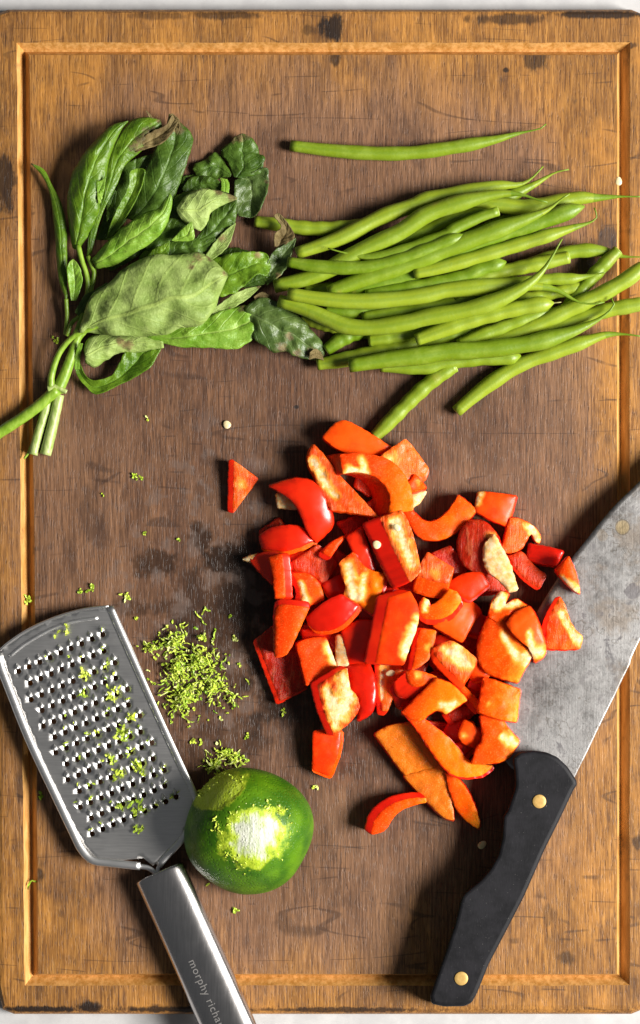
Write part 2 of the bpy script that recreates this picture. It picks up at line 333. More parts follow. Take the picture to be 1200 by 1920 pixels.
def blade_material():
    n = NB('patinated_steel')
    a = n.noise(n.co((0.010, 0.010, 0.010)), 1, 6, 0.7); b = n.noise(n.co((0.036, 0.028, 0.04), 0.5), 1, 6, 0.75, 0.6); f = n.noise(n.co((0.10, 0.10, 0.10)), 1, 5, 0.75)
    br = n.noise(n.co((0.009, 0.009, 0.009), 0.3, (5, 2, 0)), 1, 5, 0.7); lines = n.noise(n.co((0.35, 0.010, 0.1), -0.50), 1, 4, 0.75)
    c = n.mix(n.step(a, 0.36, 0.64), (0.13, 0.122, 0.118), (0.31, 0.30, 0.295))
    c = n.mix(n.math('MULTIPLY', n.step(f, 0.40, 0.62), 0.5), c, (0.33, 0.325, 0.32))
    c = n.mix(n.math('MULTIPLY', n.step(lines, 0.48, 0.66), 0.22), c, (0.42, 0.41, 0.40))
    c = n.mix(n.math('MULTIPLY', n.step(br, 0.50, 0.64), 0.6), c, (0.19, 0.145, 0.105))
    spot = n.math('MULTIPLY', n.step(b, 0.535, 0.64), n.step(a, 0.40, 0.60))
    c = n.mix(n.math('MULTIPLY', spot, 0.8), c, (0.070, 0.065, 0.070))
    c = n.mix(n.math('MULTIPLY', n.step(f, 0.58, 0.72), 0.7), c, (0.085, 0.078, 0.076))
    ring = n.noise(n.co((0.022, 0.022, 0.022), 1.0, (9, 4, 0)), 1, 3, 0.6)
    c = n.mix(n.math('MULTIPLY', n.step(n.math('ABSOLUTE', n.math('SUBTRACT', ring, 0.60)), 0.004, 0.014, 1, 0), 0.5), c, (0.09, 0.075, 0.055))
    for (sx, sy, r0, col, st) in ((1161, 988, 13, (0.27, 0.205, 0.11), 0.85), (1123, 1003, 11, (0.27, 0.22, 0.17), 0.5), (1124, 962, 12, (0.20, 0.16, 0.12), 0.55), (1180, 1108, 16, (0.13, 0.12, 0.125), 0.8)):
        X, Y, _ = n.xyz(n.co((1, 1, 1)))
        dx = n.math('SUBTRACT', X, float(sx - KO[0])); dy = n.math('SUBTRACT', Y, float(KO[1] - sy))
        dd = n.math('ADD', n.math('SQRT', n.math('ADD', n.math('MULTIPLY', dx, dx), n.math('MULTIPLY', dy, dy))), n.math('MULTIPLY', n.math('SUBTRACT', b, 0.5), r0 * (0.5 if r0 == 13 else 2)))
        c = n.mix(n.step(dd, r0 - 2.0, r0 + 1.0, st, 0), c, col)
        if r0 == 13: c = n.mix(n.step(n.math('ABSOLUTE', n.math('SUBTRACT', dd, 13.5)), 0.4, 1.8, 0.6, 0), c, (0.10, 0.075, 0.04))
    return n.out(c, n.step(b, 0.35, 0.65, 0.36, 0.52), n.bump(n.math('ADD', n.math('MULTIPLY', lines, 0.6), n.math('ADD', f, n.math('MULTIPLY', b, 0.5))), 0.22, 0.0004), n.step(spot, 0, 1, 0.75, 0.4))
KO = (1000, 1500)
M_BLADE = blade_material()
def handle_black():
    n = NB('black_handle'); a = n.noise(n.co((0.03, 0.03, 0.03)), 1, 4, 0.65); f = n.noise(n.co((0.25, 0.06, 0.2), -0.5), 1, 3, 0.7); s = n.noise(n.co((0.3, 0.3, 0.3)), 1, 2)
    c = n.mix(n.step(a, 0.3, 0.7), (0.006, 0.006, 0.0075), (0.012, 0.0115, 0.0145)); c = n.mix(n.math('MULTIPLY', n.step(f, 0.6, 0.75), 0.5), c, (0.03, 0.03, 0.034)); c = n.mix(n.math('MULTIPLY', n.step(s, 0.72, 0.76), 0.6), c, (0.16, 0.15, 0.14))
    return n.out(c, n.step(a, 0.3, 0.7, 0.5, 0.6), n.bump(f, 0.12, 0.0003), None, Specular_IOR_Level=0.22)
M_BLACK = handle_black()
M_BRASS = simple('brass', (0.52, 0.32, 0.09), (0.60, 0.38, 0.12), 0.2, 0.45, 0.1, Metallic=0.25)

# ------------------------------------------------------------------ counter and board
ct = mesh_obj('countertop', [W(-2200, -1400, -46), W(-2200, 3300, -46), W(3400, 3300, -46), W(3400, -1400, -46)], [(0, 1, 2, 3)], M_COUNTER, smooth=False)
tag(ct, 'pale grey white countertop under the board', None, None, 'structure')
def ring(tl, tr, br, bl, z, n=40):
    c = [tl, tr, br, bl]; out = []
    for i in range(4):
        a, b = c[i], c[(i + 1) % 4]
        for k in range(n):
            t = k / n; out.append((a[0] + (b[0] - a[0]) * t, a[1] + (b[1] - a[1]) * t, z))
    return out
def rect(l, t, r, b, dl=0):           # dl: how far the left side leans in towards the bottom
    return (l, t), (r, t), (r, b), (l + dl, b)
def round_rect(l, t, r, b, dl, rad, z, n=40):
    """ring of the same vertex count whose corners are rounded"""
    out = []
    for (x, y, _) in ring(*rect(l, t, r, b, dl), z, n):
        L = l + dl * (y - t) / (b - t)
        cx = min(max(x, L + rad), r - rad); cy = min(max(y, t + rad), b - rad)
        d = math.hypot(x - cx, y - cy)
        if d > rad: x, y = cx + (x - cx) * rad / d, cy + (y - cy) * rad / d
        out.append((x, y, z))
    return out
NS = 40
oL, oT, oR, oB, oD = -16, 18, 1214, 1901, 12
rings = [round_rect(oL + 12, oT + 12, oR - 12, oB - 12, oD, 40, -45), round_rect(oL + 3, oT + 3, oR - 3, oB - 3, oD, 34, -41), round_rect(oL, oT, oR, oB, oD, 30, -32), round_rect(oL, oT, oR, oB, oD, 30, -12), round_rect(oL + 2, oT + 2, oR - 2, oB - 3, oD, 28, -5.5), round_rect(oL + 5, oT + 4, oR - 5, oB - 9, oD, 26, -1.2), round_rect(oL + 11, oT + 9, oR - 11, oB - 16, oD, 22, 0)]
gO = ring(*rect(31, 80, 1181, 1848, 15), 0); gI = ring(*rect(55.5, 103, 1157, 1826, 17), 0)
gM1 = ring(*rect(44.5, 95, 1164, 1830, 16), -19); gM2 = ring(*rect(47, 97, 1162, 1829.5, 16), -19.5)
def jit(r, amp, s):
    return [(x + amp * noise.noise(Vector((x * .03 + s, y * .03, 1.5))), y + amp * noise.noise(Vector((x * .03, y * .03 + s, 7.5))), z) for x, y, z in r]
gO = jit(gO, 1.6, 0.0); gI = jit(gI, 1.2, 3.0)
rings[-1] = jit(rings[-1], 1.5, 8); rings.append(gO)
V = []; F = []
for r in rings: V += [W(*p) for p in r]
nn = NS * 4
for i in range(len(rings) - 1):
    for k in range(nn):
        k2 = (k + 1) % nn; F.append((i * nn + k, (i + 1) * nn + k, (i + 1) * nn + k2, i * nn + k2))
b0 = len(V); V += [W(*p) for p in gI]; F.append(tuple(b0 + k for k in range(nn - 1, -1, -1)))
F.append(tuple(range(nn)))
board = empty('cutting_board', W(600, 960, -45)); board.location = (0, 0, 0)
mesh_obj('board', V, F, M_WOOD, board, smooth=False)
for pl in bpy.data.objects['board'].data.polygons: pl.use_smooth = len(pl.vertices) == 4 and False
tag(board, 'worn brown wooden cutting board with a groove round its edge', 'cutting board')
V = []; F = []; gr = [gO, gM1, gM2, gI]
for r in gr: V += [W(*p) for p in r]
for i in range(3):
    for k in range(nn):
        k2 = (k + 1) % nn; F.append((i * nn + k, (i + 1) * nn + k, (i + 1) * nn + k2, i * nn + k2))
mesh_obj('juice_groove', V, F, M_GROOVE, board, smooth=False)

# ------------------------------------------------------------------ green beans
def bean(label, pts, lv, wd=27, tail=None, cut='a', cap=False, lv2=None, group='green beans on the board'):
    """pts from one end to the other; tail = fraction where the thin tail starts; cut: which ends are cut"""
    lv2 = lv if lv2 is None else lv2
    rev = pts[-1][0] < pts[0][0]; pts = pts[::-1] if rev else list(pts); i = 0
    while i < len(pts) - 1:
        lim = (0 if rev else i < len(pts) - 3) or (rev and i > 1 and i < len(pts) - 2)
        if lim and pts[i + 1][0] < pts[i][0] - 3 and pts[i][0] - pts[i + 1][0] < 120:
            j = i + 1; k = i
            while k > 0 and pts[k][0] > pts[j][0] - 8: k -= 1
            pts = pts[:k + 1] + pts[j:]; i = k
        i += 1
    if rev: pts = pts[::-1]
    n = 40; q = catmull(pts, n); wd *= 1.03; r0 = wd / 2
    rad = []; path = []; tt = []
    seed = hash(label) % 97 if False else len(label) * 1.7 + pts[0][0] * 0.01
    for i, p in enumerate(q):
        t = i / (n - 1)
        r = r0 * (0.80 + 0.20 * sm(0, 0.22, t)) * (1 + 0.045 * math.sin(t * 42 + seed) * sm(0.1, 0.3, t) + 0.07 * noise.noise(Vector((t * 6, seed, 0))))
        if 'b' in cut: r *= 0.82 + 0.18 * sm(1.0, 0.85, t)
        if tail:
            r *= 1 - 0.90 * sm(tail - 0.20, tail + (1 - tail) * 0.80, t) ** 0.9; r = max(r, 1.3)
        elif 'b' not in cut: r *= max(0.12, math.sqrt(max(0, 1 - sm(0.90, 1.0, t) ** 2)))
        if 'a' not in cut: r *= max(0.12, math.sqrt(max(0, 1 - sm(0.08, 0.0, t) ** 2)))
        z = r0 * 0.92 + 18.5 * (lv + (lv2 - lv) * t)
        if tail: z += 6 * sm(tail, 1, t)
        rad.append(r * K); path.append(W(p[0], p[1], z)); tt.append(t if tail else t * 0.75)
    root = empty('green_bean', W(q[n // 2][0], q[n // 2][1], 18.5 * (lv + lv2) / 2)); tag(root, label, 'green bean', group)
    ns = 14; j = int((tail or 1.0) * (n - 1)) if tail else n - 1
    def part(name, a, b, mat, capped=True):
        V, F = tube(path[a:b + 1], rad[a:b + 1], ns, capped, 0.92)
        t_ = [x for x in tt[a:b + 1] for _ in range(ns)]; g_ = [(((k / ns * 2 + 0.52) % 2) - 1) for _ in range(b - a + 1) for k in range(ns)]
        return mesh_obj(name, V, F, mat, root, {'t': t_, 'ang': g_})
    part('pod', 0, j, M_BEAN, 'a' if tail else True)
    if tail: part('tail', j, n - 1, M_BEAN, 'b')
    def disc(i, d, name, mat, r):
        t = (path[i + d] - path[i]).normalized() * -1
        pts_ = [path[i] - t * 0.0004 + t * x * K for x in (0, 2.2, 3.0)]
        V, F = tube(pts_, [rad[i] * r, rad[i] * r * 0.95, rad[i] * r * 0.72], 12, True, 0.92); mesh_obj(name, V, F, mat, root)
    if 'a' in cut: disc(0, 1, 'cut_end', M_BEANCUT, 0.97)
    if 'b' in cut: disc(n - 1, -1, 'cut_end', M_BEANCUT, 0.97)
    if cap:
        t = (path[-1] - path[-2]).normalized(); e = path[-1]
        V, F = tube([e - t * 6 * K, e - t * 1 * K, e + t * 5 * K, e + t * 11 * K, e + t * 14 * K], [rad[-1] * x for x in (1.02, 0.85, 0.55, 0.62, 0.3)], 12); mesh_obj('stalk_end', V, F, M_BEANCAP, root)
c0 = crop(450, 200, 1.6)
BG = 'green beans on the board'
bean('lone green bean lying apart above the bean pile', c0([(152, 117), (260, 130), (400, 140), (520, 138), (640, 122), (760, 100), (835, 80), (900, 66), (918, 52)]), 0, 26, 0.86)
bean('long green bean along the top edge of the pile, its tail turned up', C1([(320, 525), (560, 440), (800, 318), (1000, 248)]) + C2([(0, 462), (200, 425), (400, 385), (520, 378), (590, 342), (655, 276)]), 1.2, 29, 0.90, 'a', lv2=0.8)
bean('thick green bean second from the top of the pile with a dark pointed tail', C1([(195, 710), (380, 665), (520, 605), (700, 500), (900, 405), (1150, 300)]) + C2([(0, 545), (200, 478), (400, 432), (520, 432), (620, 462), (680, 478)]), 1.0, 31, 0.88, 'a', lv2=2.8)
bean('green bean under the top two, its curved tail standing out above the others', C1([(700, 520), (900, 450), (1050, 400)]) + C2([(150, 570), (330, 520), (520, 420), (610, 375), (720, 312), (800, 293)]), 0.5, 28, 0.84, 'a')
bean('green bean with a long thread tail reaching over the groove at right', C2([(250, 470), (400, 492), (560, 505), (720, 482), (850, 455), (960, 452), (1080, 446), (1210, 446)]), 1.0, 29, 0.74, 'a')
bean('shaded green bean low in the pile beneath the slim pale one', C2([(220, 680), (400, 605), (560, 545), (700, 515)]), 0.0, 27, None, 'ab')
bean('slim green bean with its pale tail pointing left and cut end right', [*reversed(C1([(495, 497), (600, 525), (720, 546), (850, 530), (1000, 482), (1180, 415)]) + C2([(150, 632), (300, 562), (402, 528)]))], 2.6, 22, 0.82, 'a', lv2=2.2)
bean('green bean starting beside the wilted leaf tip and ending in a small pale stalk', C1([(270, 573), (450, 600), (700, 603), (900, 558), (1050, 505)]) + C2([(60, 720), (140, 690), (215, 662)]), 2.0, 24, None, 'a', True, lv2=3.0)
bean('long pale green bean lying diagonally across the middle with a fine upturned tip', C1([(500, 745), (700, 668), (900, 600), (1080, 535)]) + C2([(50, 765), (200, 706), (400, 632), (560, 572), (680, 520), (755, 462), (805, 430)]), 1.6, 32, 0.89, 'a', lv2=3.0)
bean('pale green bean tucked right under the long diagonal one', C1([(600, 742), (800, 690), (960, 648)]) + C2([(0, 815), (200, 745), (400, 665), (600, 602), (780, 535), (888, 500)]), 0.9, 30, None, 'a', lv2=2.2)
bean('green bean with a hooked tail at right, below the pale diagonal pair', C2([(-70, 877), (60, 850), (300, 782), (500, 722), (650, 676), (820, 622), (920, 590), (957, 560), (942, 508)]), 2.2, 26, 0.84, 'a')
bean('short pointed green bean in the middle below the hooked one', C3([(560, 160), (850, 112), (1100, 58)]) + C4([(300, 75), (448, 32)]), 1.5, 26, None, 'a', lv2=2.0)
bean('deep lying green bean showing between the crossing beans at centre left', C3([(640, 145), (820, 105), (980, 72), (1150, 40)]), 0.4, 25, None, 'ab')
bean('straight green bean crossing the pile with a thin dark tail curling at right', C3([(120, 152), (300, 180), (500, 195), (700, 185), (900, 160), (1150, 118)]) + C4([(100, 195), (250, 180), (420, 166), (540, 165), (650, 172), (740, 195), (820, 242), (880, 266), (960, 270), (1000, 258)]), 2.4, 29, 0.82, 'a', lv2=2.0)
bean('long kinked green bean with a brown seam, its tip sweeping up at right', C3([(70, 192), (220, 240), (340, 292), (450, 335), (600, 342), (800, 312), (1000, 286)]) + C4([(0, 345), (200, 308), (350, 268), (480, 212), (580, 152), (645, 92), (690, 30)]) + C2([(762, 683)]), 1.6, 30, 0.90, 'a', lv2=4.0)
bean('thick cut stub of a bean with its round end facing left', C3([(575, 415), (720, 394), (870, 362), (1050, 320)]), 0.5, 28, None, 'ab')
bean('green bean with a dark bruised stalk cap at right, below the kinked one', C3([(842, 412), (1000, 388), (1180, 335)]) + C4([(40, 435), (200, 378), (400, 320), (600, 278), (715, 264)]), 2.2, 29, None, 'a', True, lv2=2.6)
bean('green bean with a thin leaf-like tip under the capped one', C4([(180, 500), (320, 442), (480, 382), (620, 330), (740, 302), (850, 293)]), 1.2, 27, 0.78, 'a')
bean('hidden green bean just above the longest front bean', C4([(-120, 490), (50, 470), (240, 425), (420, 380)]), 0.3, 26, None, 'ab')
bean('green bean running off the right side above the groove, bent at the middle', C4([(330, 495), (480, 445), (620, 388), (780, 312), (900, 252), (1000, 205), (1130, 128), (1250, 30)]), 0.8, 29, None, 'a', lv2=2.0)
bean('green bean with a yellow brown end beside the steep bean', C4([(450, 265), (620, 226), (760, 196), (902, 165)]), 0.8, 24, None, 'ab')
bean('thin green bean tip lying over the steep cut bean', C4([(440, 150), (600, 145), (700, 130), (820, 127), (920, 110), (1005, 92)]), 2.0, 22, 0.78, 'a')
bean('green bean bent towards the dark stain with a thread tail over the groove', C2([(450, 880), (620, 815), (800, 760), (930, 748), (1030, 762), (1100, 782), (1215, 786)]), 0.7, 26, 0.80, 'a')
bean('short steep green bean with a blunt end beside the groove at right', C2([(1078, 748), (1010, 815), (940, 890)]) + C4([(900, 155), (840, 232), (770, 310)]), 1.3, 26, None, 'ab', lv2=0.6)
bean('green bean with a clean cut end left of the steep bean', [*reversed(C4([(180, 155), (350, 108), (500, 72), (650, 40), (800, 8)]))], 1.4, 27, None, 'a')
bean('green bean leaving the frame at right between the bent one and the tail', C4([(500, 480), (620, 442), (760, 395), (900, 340), (1020, 305), (1120, 285), (1250, 262)]), 0.5, 27, None, 'a', lv2=1.4)
bean('longest green bean in front with a curled thread at its right end', C3([(465, 557), (700, 521), (900, 497), (1200, 481)]) + C4([(100, 540), (250, 532), (400, 518), (600, 488), (800, 432), (940, 372), (1015, 322), (1054, 275), (1038, 236)]), 1.9, 32, 0.87, 'a', lv2=2.2)
bean('green bean in front sloping down to a cut end with its tail over the groove', C4([(168, 875), (240, 810), (360, 715), (520, 615), (700, 545), (900, 478), (1010, 443), (1110, 440), (1210, 452)]), 0.0, 28, 0.84, 'a', lv2=0.8)
bean('green bean whose flat left end touches the brown leaf tip', C3([(285, 550), (420, 527), (600, 482), (760, 452), (880, 420)]), 0.3, 27, None, 'ab')
bean('green bean peeping out below the longest front bean', C3([(640, 562), (900, 566), (1100, 547)]) + C4([(100, 605), (300, 578), (450, 574), (530, 560)]), 0.7, 26, None, 'a')
bean('single green bean slanting down from the pile to the red pepper', C3([(605, 960), (700, 862), (850, 712), (960, 620), (1060, 560)]), 0.0, 28, None, 'ab', lv2=0.6)
bean('green bean reaching left behind the dry curled leaf', C1([(85, 345), (250, 368), (420, 386), (600, 378), (760, 360)]), 0.1, 26, None, 'ab')
bean('green bean end slanting below the kinked bean at lower left', C3([(335, 470), (420, 410), (520, 372), (700, 345)]), 0.0, 27, None, 'ab')
bean('dark green bean beneath the straight one at far left', C3([(200, 285), (330, 325), (480, 360)]), 0.0, 25, None, 'ab')
bean('green bean under the straight bean at left, mostly covered', C3([(330, 250), (500, 253), (700, 225), (860, 190)]), 0.8, 25, None, 'ab')
bean('green bean lying between the straight bean and the kinked bean', C3([(540, 285), (750, 255), (950, 222), (1180, 184)]) + C4([(150, 245), (330, 222)]), 1.2, 26, None, 'ab')
bean('sliver of a green bean above the straight bean at left', C3([(215, 128), (400, 122), (600, 112), (760, 90)]), 0.2, 24, None, 'ab')

# ------------------------------------------------------------------ basil
basil = empty('basil_sprig', W(100, 730, 0))
tag(basil, 'wilting basil sprig with browned leaf tips left of the beans', 'basil')
def leaf(L, R, z0, z1, mat, cup=0, wr=4.0, brown=(), label=None, arch=0, mid=0.5, crinkle=2.2):
    n = 34; m = 14
    a = catmull(L, n); b = catmull(R, n); V = []; F = []; U = []; VV = []; BR = []
    sd = L[0][0] * 0.13 + L[-1][1] * 0.07
    for i in range(n):
        u = i / (n - 1)
        wq = min(1, max(math.dist(a[i], b[i]) / 60, 0.15))
        if math.dist(a[i], b[i]) > 30 and i not in (0, n - 1):
            mx, my = (a[i][0] + b[i][0]) / 2, (a[i][1] + b[i][1]) / 2; a[i] = (mx + (a[i][0] - mx) * 1.07, my + (a[i][1] - my) * 1.07); b[i] = (mx + (b[i][0] - mx) * 1.07, my + (b[i][1] - my) * 1.07)
        jx = wq * 3.0 * noise.noise(Vector((u * 14, sd, 0))); jy = wq * 3.0 * noise.noise(Vector((u * 14, sd, 9)))
        for k in range(m + 1):
            v = k / m
            x = a[i][0] + (b[i][0] - a[i][0]) * v + jx * (1 - v) - jy * v; y = a[i][1] + (b[i][1] - a[i][1]) * v + jy * (1 - v) + jx * v
            wd = min(1.0, math.dist(a[i], b[i]) / 40)
            vc = (v - mid) / (mid if v < mid else 1 - mid)
            z = z0 + (z1 - z0) * u + arch * math.sin(math.pi * u) + cup * wd * vc * vc
            z += wd * wr * 2.0 * noise.noise(Vector((x * 0.028, y * 0.028, sd))) + wd * crinkle * 2 * noise.noise(Vector((x * 0.075, y * 0.075, sd + 5)))
            z += wd * crinkle * 0.45 * math.sin((u * 7 - abs(vc) ** 1.3 * 1.7) * 2 * math.pi) * min(1, abs(vc) * 3) * (1 - abs(vc) ** 4)
            z -= wd * 2.2 * math.exp(-(vc / 0.10) ** 2)
            V.append(W(x, y, max(z, 2.5))); U.append(u); VV.append(vc)
            bb = 0
            for (bx, by, br) in brown: bb = max(bb, 1 - math.hypot(x - bx, y - by) / (br * 1.6))
            BR.append(max(bb, 0))
    for i in range(n - 1):
        for k in range(m):
            p = i * (m + 1) + k; F.append((p, p + m + 1, p + m + 2, p + 1))
    o = mesh_obj('leaf', V, F, mat, basil, {'u': U, 'v': VV, 'brown': BR})
    md = o.modifiers.new('thickness', 'SOLIDIFY'); md.thickness = 0.00035; md.offset = 0
    if label: o['label'] = label
    return o
def bl(crop_, *t): return [(*crop_([(x, y)])[0], r) for x, y, r in t]
# far left narrow leaf
leaf(B3([(335, 330), (282, 180), (264, 0)]) + B1([(250, 950), (236, 780), (205, 620), (150, 510), (72, 428)]), B3([(350, 300), (340, 120)]) + B1([(342, 1120), (336, 900), (300, 725), (222, 575), (170, 472), (72, 424)]), 26, 18, M_LEAF, -10, 1.5, bl(B1, (80, 430, 8)))
# large leaf upper left
leaf(B1([(385, 1060), (362, 900), (355, 700), (382, 540), (455, 390), (560, 255), (680, 140), (800, 108)]), B1([(430, 1080), (500, 960), (570, 800), (610, 620), (645, 420), (700, 275), (755, 165), (800, 112)]), 24, 40, M_LEAF, -14, 2.5, arch=26)
# leaf behind it with browned top
leaf(B1([(490, 1130), (510, 960), (590, 740), (622, 550), (665, 380), (725, 250), (795, 135), (900, 82), (1040, 98)]), B1([(525, 1100), (590, 850), (655, 700), (730, 560), (770, 440), (880, 340), (980, 270), (1050, 180), (1045, 105)]), 20, 36, M_LEAF, -6, 3.5, bl(B1, (900, 240, 20), (960, 200, 22), (850, 300, 16), (1030, 110, 8)), arch=16)
leaf(B1([(560, 560), (582, 560), (620, 540)]), B1([(575, 720), (600, 700), (640, 520)]), 52, 56, M_LEAFB, 0, 1)
# browned leaf at right of the top group
leaf(B1([(800, 840), (850, 650), (925, 500), (1005, 330), (1040, 220), (1090, 130), (1110, 55)]), B1([(850, 860), (1010, 800), (1130, 685), (1205, 500), (1255, 350), (1278, 235), (1225, 150), (1125, 60)]), 14, 28, M_LEAFD, -6, 4, bl(B1, (1060, 160, 22), (1130, 130, 22), (1000, 200, 20), (1180, 170, 16), (920, 280, 20)), arch=18, label='dark leaf with a shrivelled brown top')
leaf(B1([(850, 330), (900, 240), (990, 180), (1080, 140), (1130, 60)]), B1([(860, 340), (960, 310), (1060, 270), (1130, 200), (1180, 110)]), 42, 46, M_LEAFDRY, 4, 4, label='shrivelled brown leaf edge', crinkle=4)
leaf(B1([(930, 30), (950, 60), (960, 110)]), B1([(935, 28), (985, 80), (1010, 110)]), 34, 28, M_LEAFDRY, 3, 2)
leaf(B1([(1105, 110), (1110, 70), (1130, 50)]), B1([(1190, 170), (1185, 100), (1135, 55)]), 40, 48, M_LEAFDRY, 3, 3)
# dark leaf and folded narrow leaf in the middle
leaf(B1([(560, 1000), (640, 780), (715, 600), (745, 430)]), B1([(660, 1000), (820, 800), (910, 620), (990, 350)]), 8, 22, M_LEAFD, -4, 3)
leaf(B1([(640, 990), (665, 890), (725, 750), (800, 600), (815, 490), (870, 462)]), B1([(670, 985), (735, 900), (810, 790), (870, 680), (915, 560), (925, 475), (872, 462)]), 26, 46, M_LEAF, 9, 1.5)
leaf(B1([(640, 700), (680, 640), (705, 625)]), B1([(640, 860), (690, 780), (715, 640)]), 26, 34, M_LEAFD, 2, 1.5)
# bright young leaf, underside up
leaf(B1([(530, 1140), (640, 1035), (760, 915), (860, 850), (940, 796), (1020, 770), (1080, 692), (1115, 652)]), B1([(560, 1215), (700, 1185), (840, 1095), (960, 1020), (1050, 940), (1110, 820), (1132, 700), (1117, 652)]), 36, 62, M_LEAFB, -10, 3, arch=14, crinkle=2.6)
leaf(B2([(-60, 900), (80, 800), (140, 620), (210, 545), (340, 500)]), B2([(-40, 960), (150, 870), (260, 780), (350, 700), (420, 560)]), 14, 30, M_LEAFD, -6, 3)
leaf(B2([(130, 620), (150, 560), (220, 525), (330, 505)]), B2([(150, 660), (220, 640), (300, 600), (380, 540)]), 26, 36, M_LEAF, -3, 2)
# pale leaf near the top
leaf(B2([(160, 640), (230, 560), (330, 508), (440, 508), (540, 530), (618, 562)]), B2([(165, 660), (205, 725), (330, 797), (390, 750), (440, 655), (618, 572)]), 48, 44, M_LEAFP, -8, 3, bl(B2, (580, 555, 16), (480, 515, 12)), arch=8)
leaf(B2([(300, 880), (380, 772), (440, 660), (520, 612), (615, 583)]), B2([(320, 905), (470, 880), (555, 805), (602, 750), (617, 592)]), 40, 46, M_LEAFD, -6, 2)
leaf(B2([(378, 1000), (460, 882), (540, 800), (606, 752)]), B2([(432, 1028), (520, 962), (572, 882), (608, 757)]), 44, 42, M_LEAFP, 4, 2, bl(B2, (508, 870, 12)))
leaf(B2([(125, 885), (200, 800), (276, 742)]), B2([(150, 890), (292, 875), (280, 745)]), 46, 52, M_LEAFB, -2, 2)
leaf(B2([(90, 1005), (110, 905), (210, 868), (320, 868), (455, 866)]), B2([(110, 1020), (250, 1010), (380, 1000), (460, 876)]), 36, 44, M_LEAFD, -6, 2)
leaf(B2([(-60, 1010), (0, 940), (60, 915), (112, 882)]), B2([(-40, 1030), (30, 1015), (98, 1010), (116, 890)]), 44, 50, M_LEAF, -4, 2)
# upper right leaf of several lobes
leaf(B2([(590, 405), (568, 330), (515, 240), (512, 195), (570, 150), (602, 108), (650, 82)]), B2([(640, 420), (780, 372), (815, 262), (772, 228), (762, 170), (705, 100), (655, 82)]), 22, 20, M_LEAFD, -6, 3.5, bl(B2, (640, 110, 15), (590, 130, 10), (700, 100, 10)))
leaf(B2([(575, 385), (540, 325), (480, 240), (436, 234), (380, 282), (305, 305), (286, 350)]), B2([(570, 405), (480, 415), (385, 425), (318, 405), (288, 352)]), 18, 10, M_LEAFD, -8, 3)
leaf(B2([(600, 430), (605, 500), (612, 600), (632, 690), (712, 714)]), B2([(680, 400), (830, 345), (845, 470), (812, 600), (762, 690), (716, 714)]), 18, 20, M_LEAFW, 8, 3.5, bl(B2, (845, 440, 8)))
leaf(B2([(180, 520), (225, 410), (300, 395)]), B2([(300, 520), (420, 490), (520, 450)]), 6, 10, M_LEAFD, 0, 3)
leaf(B2([(485, 412), (500, 460), (495, 510)]), B2([(545, 425), (560, 470), (555, 530)]), 26, 30, M_LEAFB, -3, 2, bl(B2, (490, 415, 4)))
leaf(B2([(-90, 830), (0, 760), (120, 720), (240, 740)]), B2([(-60, 960), (60, 920), (180, 880), (260, 760)]), 30, 34, M_LEAFD, -4, 4)
leaf(B2([(-120, 1010), (-40, 930), (60, 880), (180, 860), (300, 870)]), B2([(-110, 1060), (0, 1040), (120, 1040), (240, 1030), (380, 980)]), 22, 36, M_LEAF, -6, 4)
leaf(B1([(600, 1200), (700, 1080), (820, 960), (900, 880)]), B1([(680, 1230), (820, 1150), (940, 1060), (1010, 960)]), 14, 26, M_LEAFD, -3, 3)
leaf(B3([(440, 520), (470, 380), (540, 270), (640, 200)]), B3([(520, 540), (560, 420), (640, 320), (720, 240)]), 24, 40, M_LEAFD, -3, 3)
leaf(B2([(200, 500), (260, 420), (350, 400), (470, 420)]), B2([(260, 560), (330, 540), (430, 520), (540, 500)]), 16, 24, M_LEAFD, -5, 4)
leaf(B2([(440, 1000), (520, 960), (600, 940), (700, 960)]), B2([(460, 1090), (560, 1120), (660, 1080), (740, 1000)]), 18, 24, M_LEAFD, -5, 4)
# big pale leaf in front, underside up
leaf([(148, 620), (160, 585), (173, 556), (200, 538), (231, 510), (266, 491), (290, 482), (310, 482), (338, 481), (368, 477), (389, 482), (405, 493), (426, 513)],
     [(150, 624), (178, 624), (215, 627), (265, 627), (315, 621), (341, 609), (372, 607), (391, 591), (404, 570), (414, 545), (427, 518)], 52, 66, M_LEAFP, -12, 8.5, [(372, 484, 15), (358, 500, 10), (395, 486, 9), (424, 512, 10), (410, 545, 5), (340, 483, 6)], arch=16, mid=0.60, label='big pale leaf with its underside up', crinkle=3.2)
# lower long green leaf and wilted leaf at right
leaf(B4([(-160, 720), (0, 742), (150, 700), (320, 640), (450, 588), (590, 560), (640, 600)]), B4([(-140, 780), (0, 832), (140, 852), (300, 852), (460, 862), (550, 846), (636, 780), (642, 700)]), 34, 34, M_LEAFB, -4, 3, bl(B4, (560, 575, 12)), arch=6)
leaf(B4([(570, 575), (650, 520), (740, 508), (850, 560), (965, 640), (1060, 740), (1130, 815), (1157, 890)]), B4([(600, 640), (640, 780), (720, 832), (790, 885), (870, 882), (980, 922), (1060, 942), (1145, 948)]), 38, 16, M_LEAFW, -8, 7, bl(B4, (900, 780, 12), (840, 860, 16), (1060, 900, 16), (1120, 930, 12), (960, 900, 12)), arch=14, label='wilted dark leaf with a brown tip', crinkle=3)
leaf(B4([(1050, 890), (1090, 865), (1130, 890)]), B4([(1040, 945), (1090, 935), (1150, 950)]), 30, 26, M_LEAFDRY, 4, 3, crinkle=3)
leaf(B4([(640, 490), (700, 455), (765, 480)]), B4([(650, 510), (710, 500), (770, 500)]), 36, 30, M_LEAFDRY, 3, 3, crinkle=3)
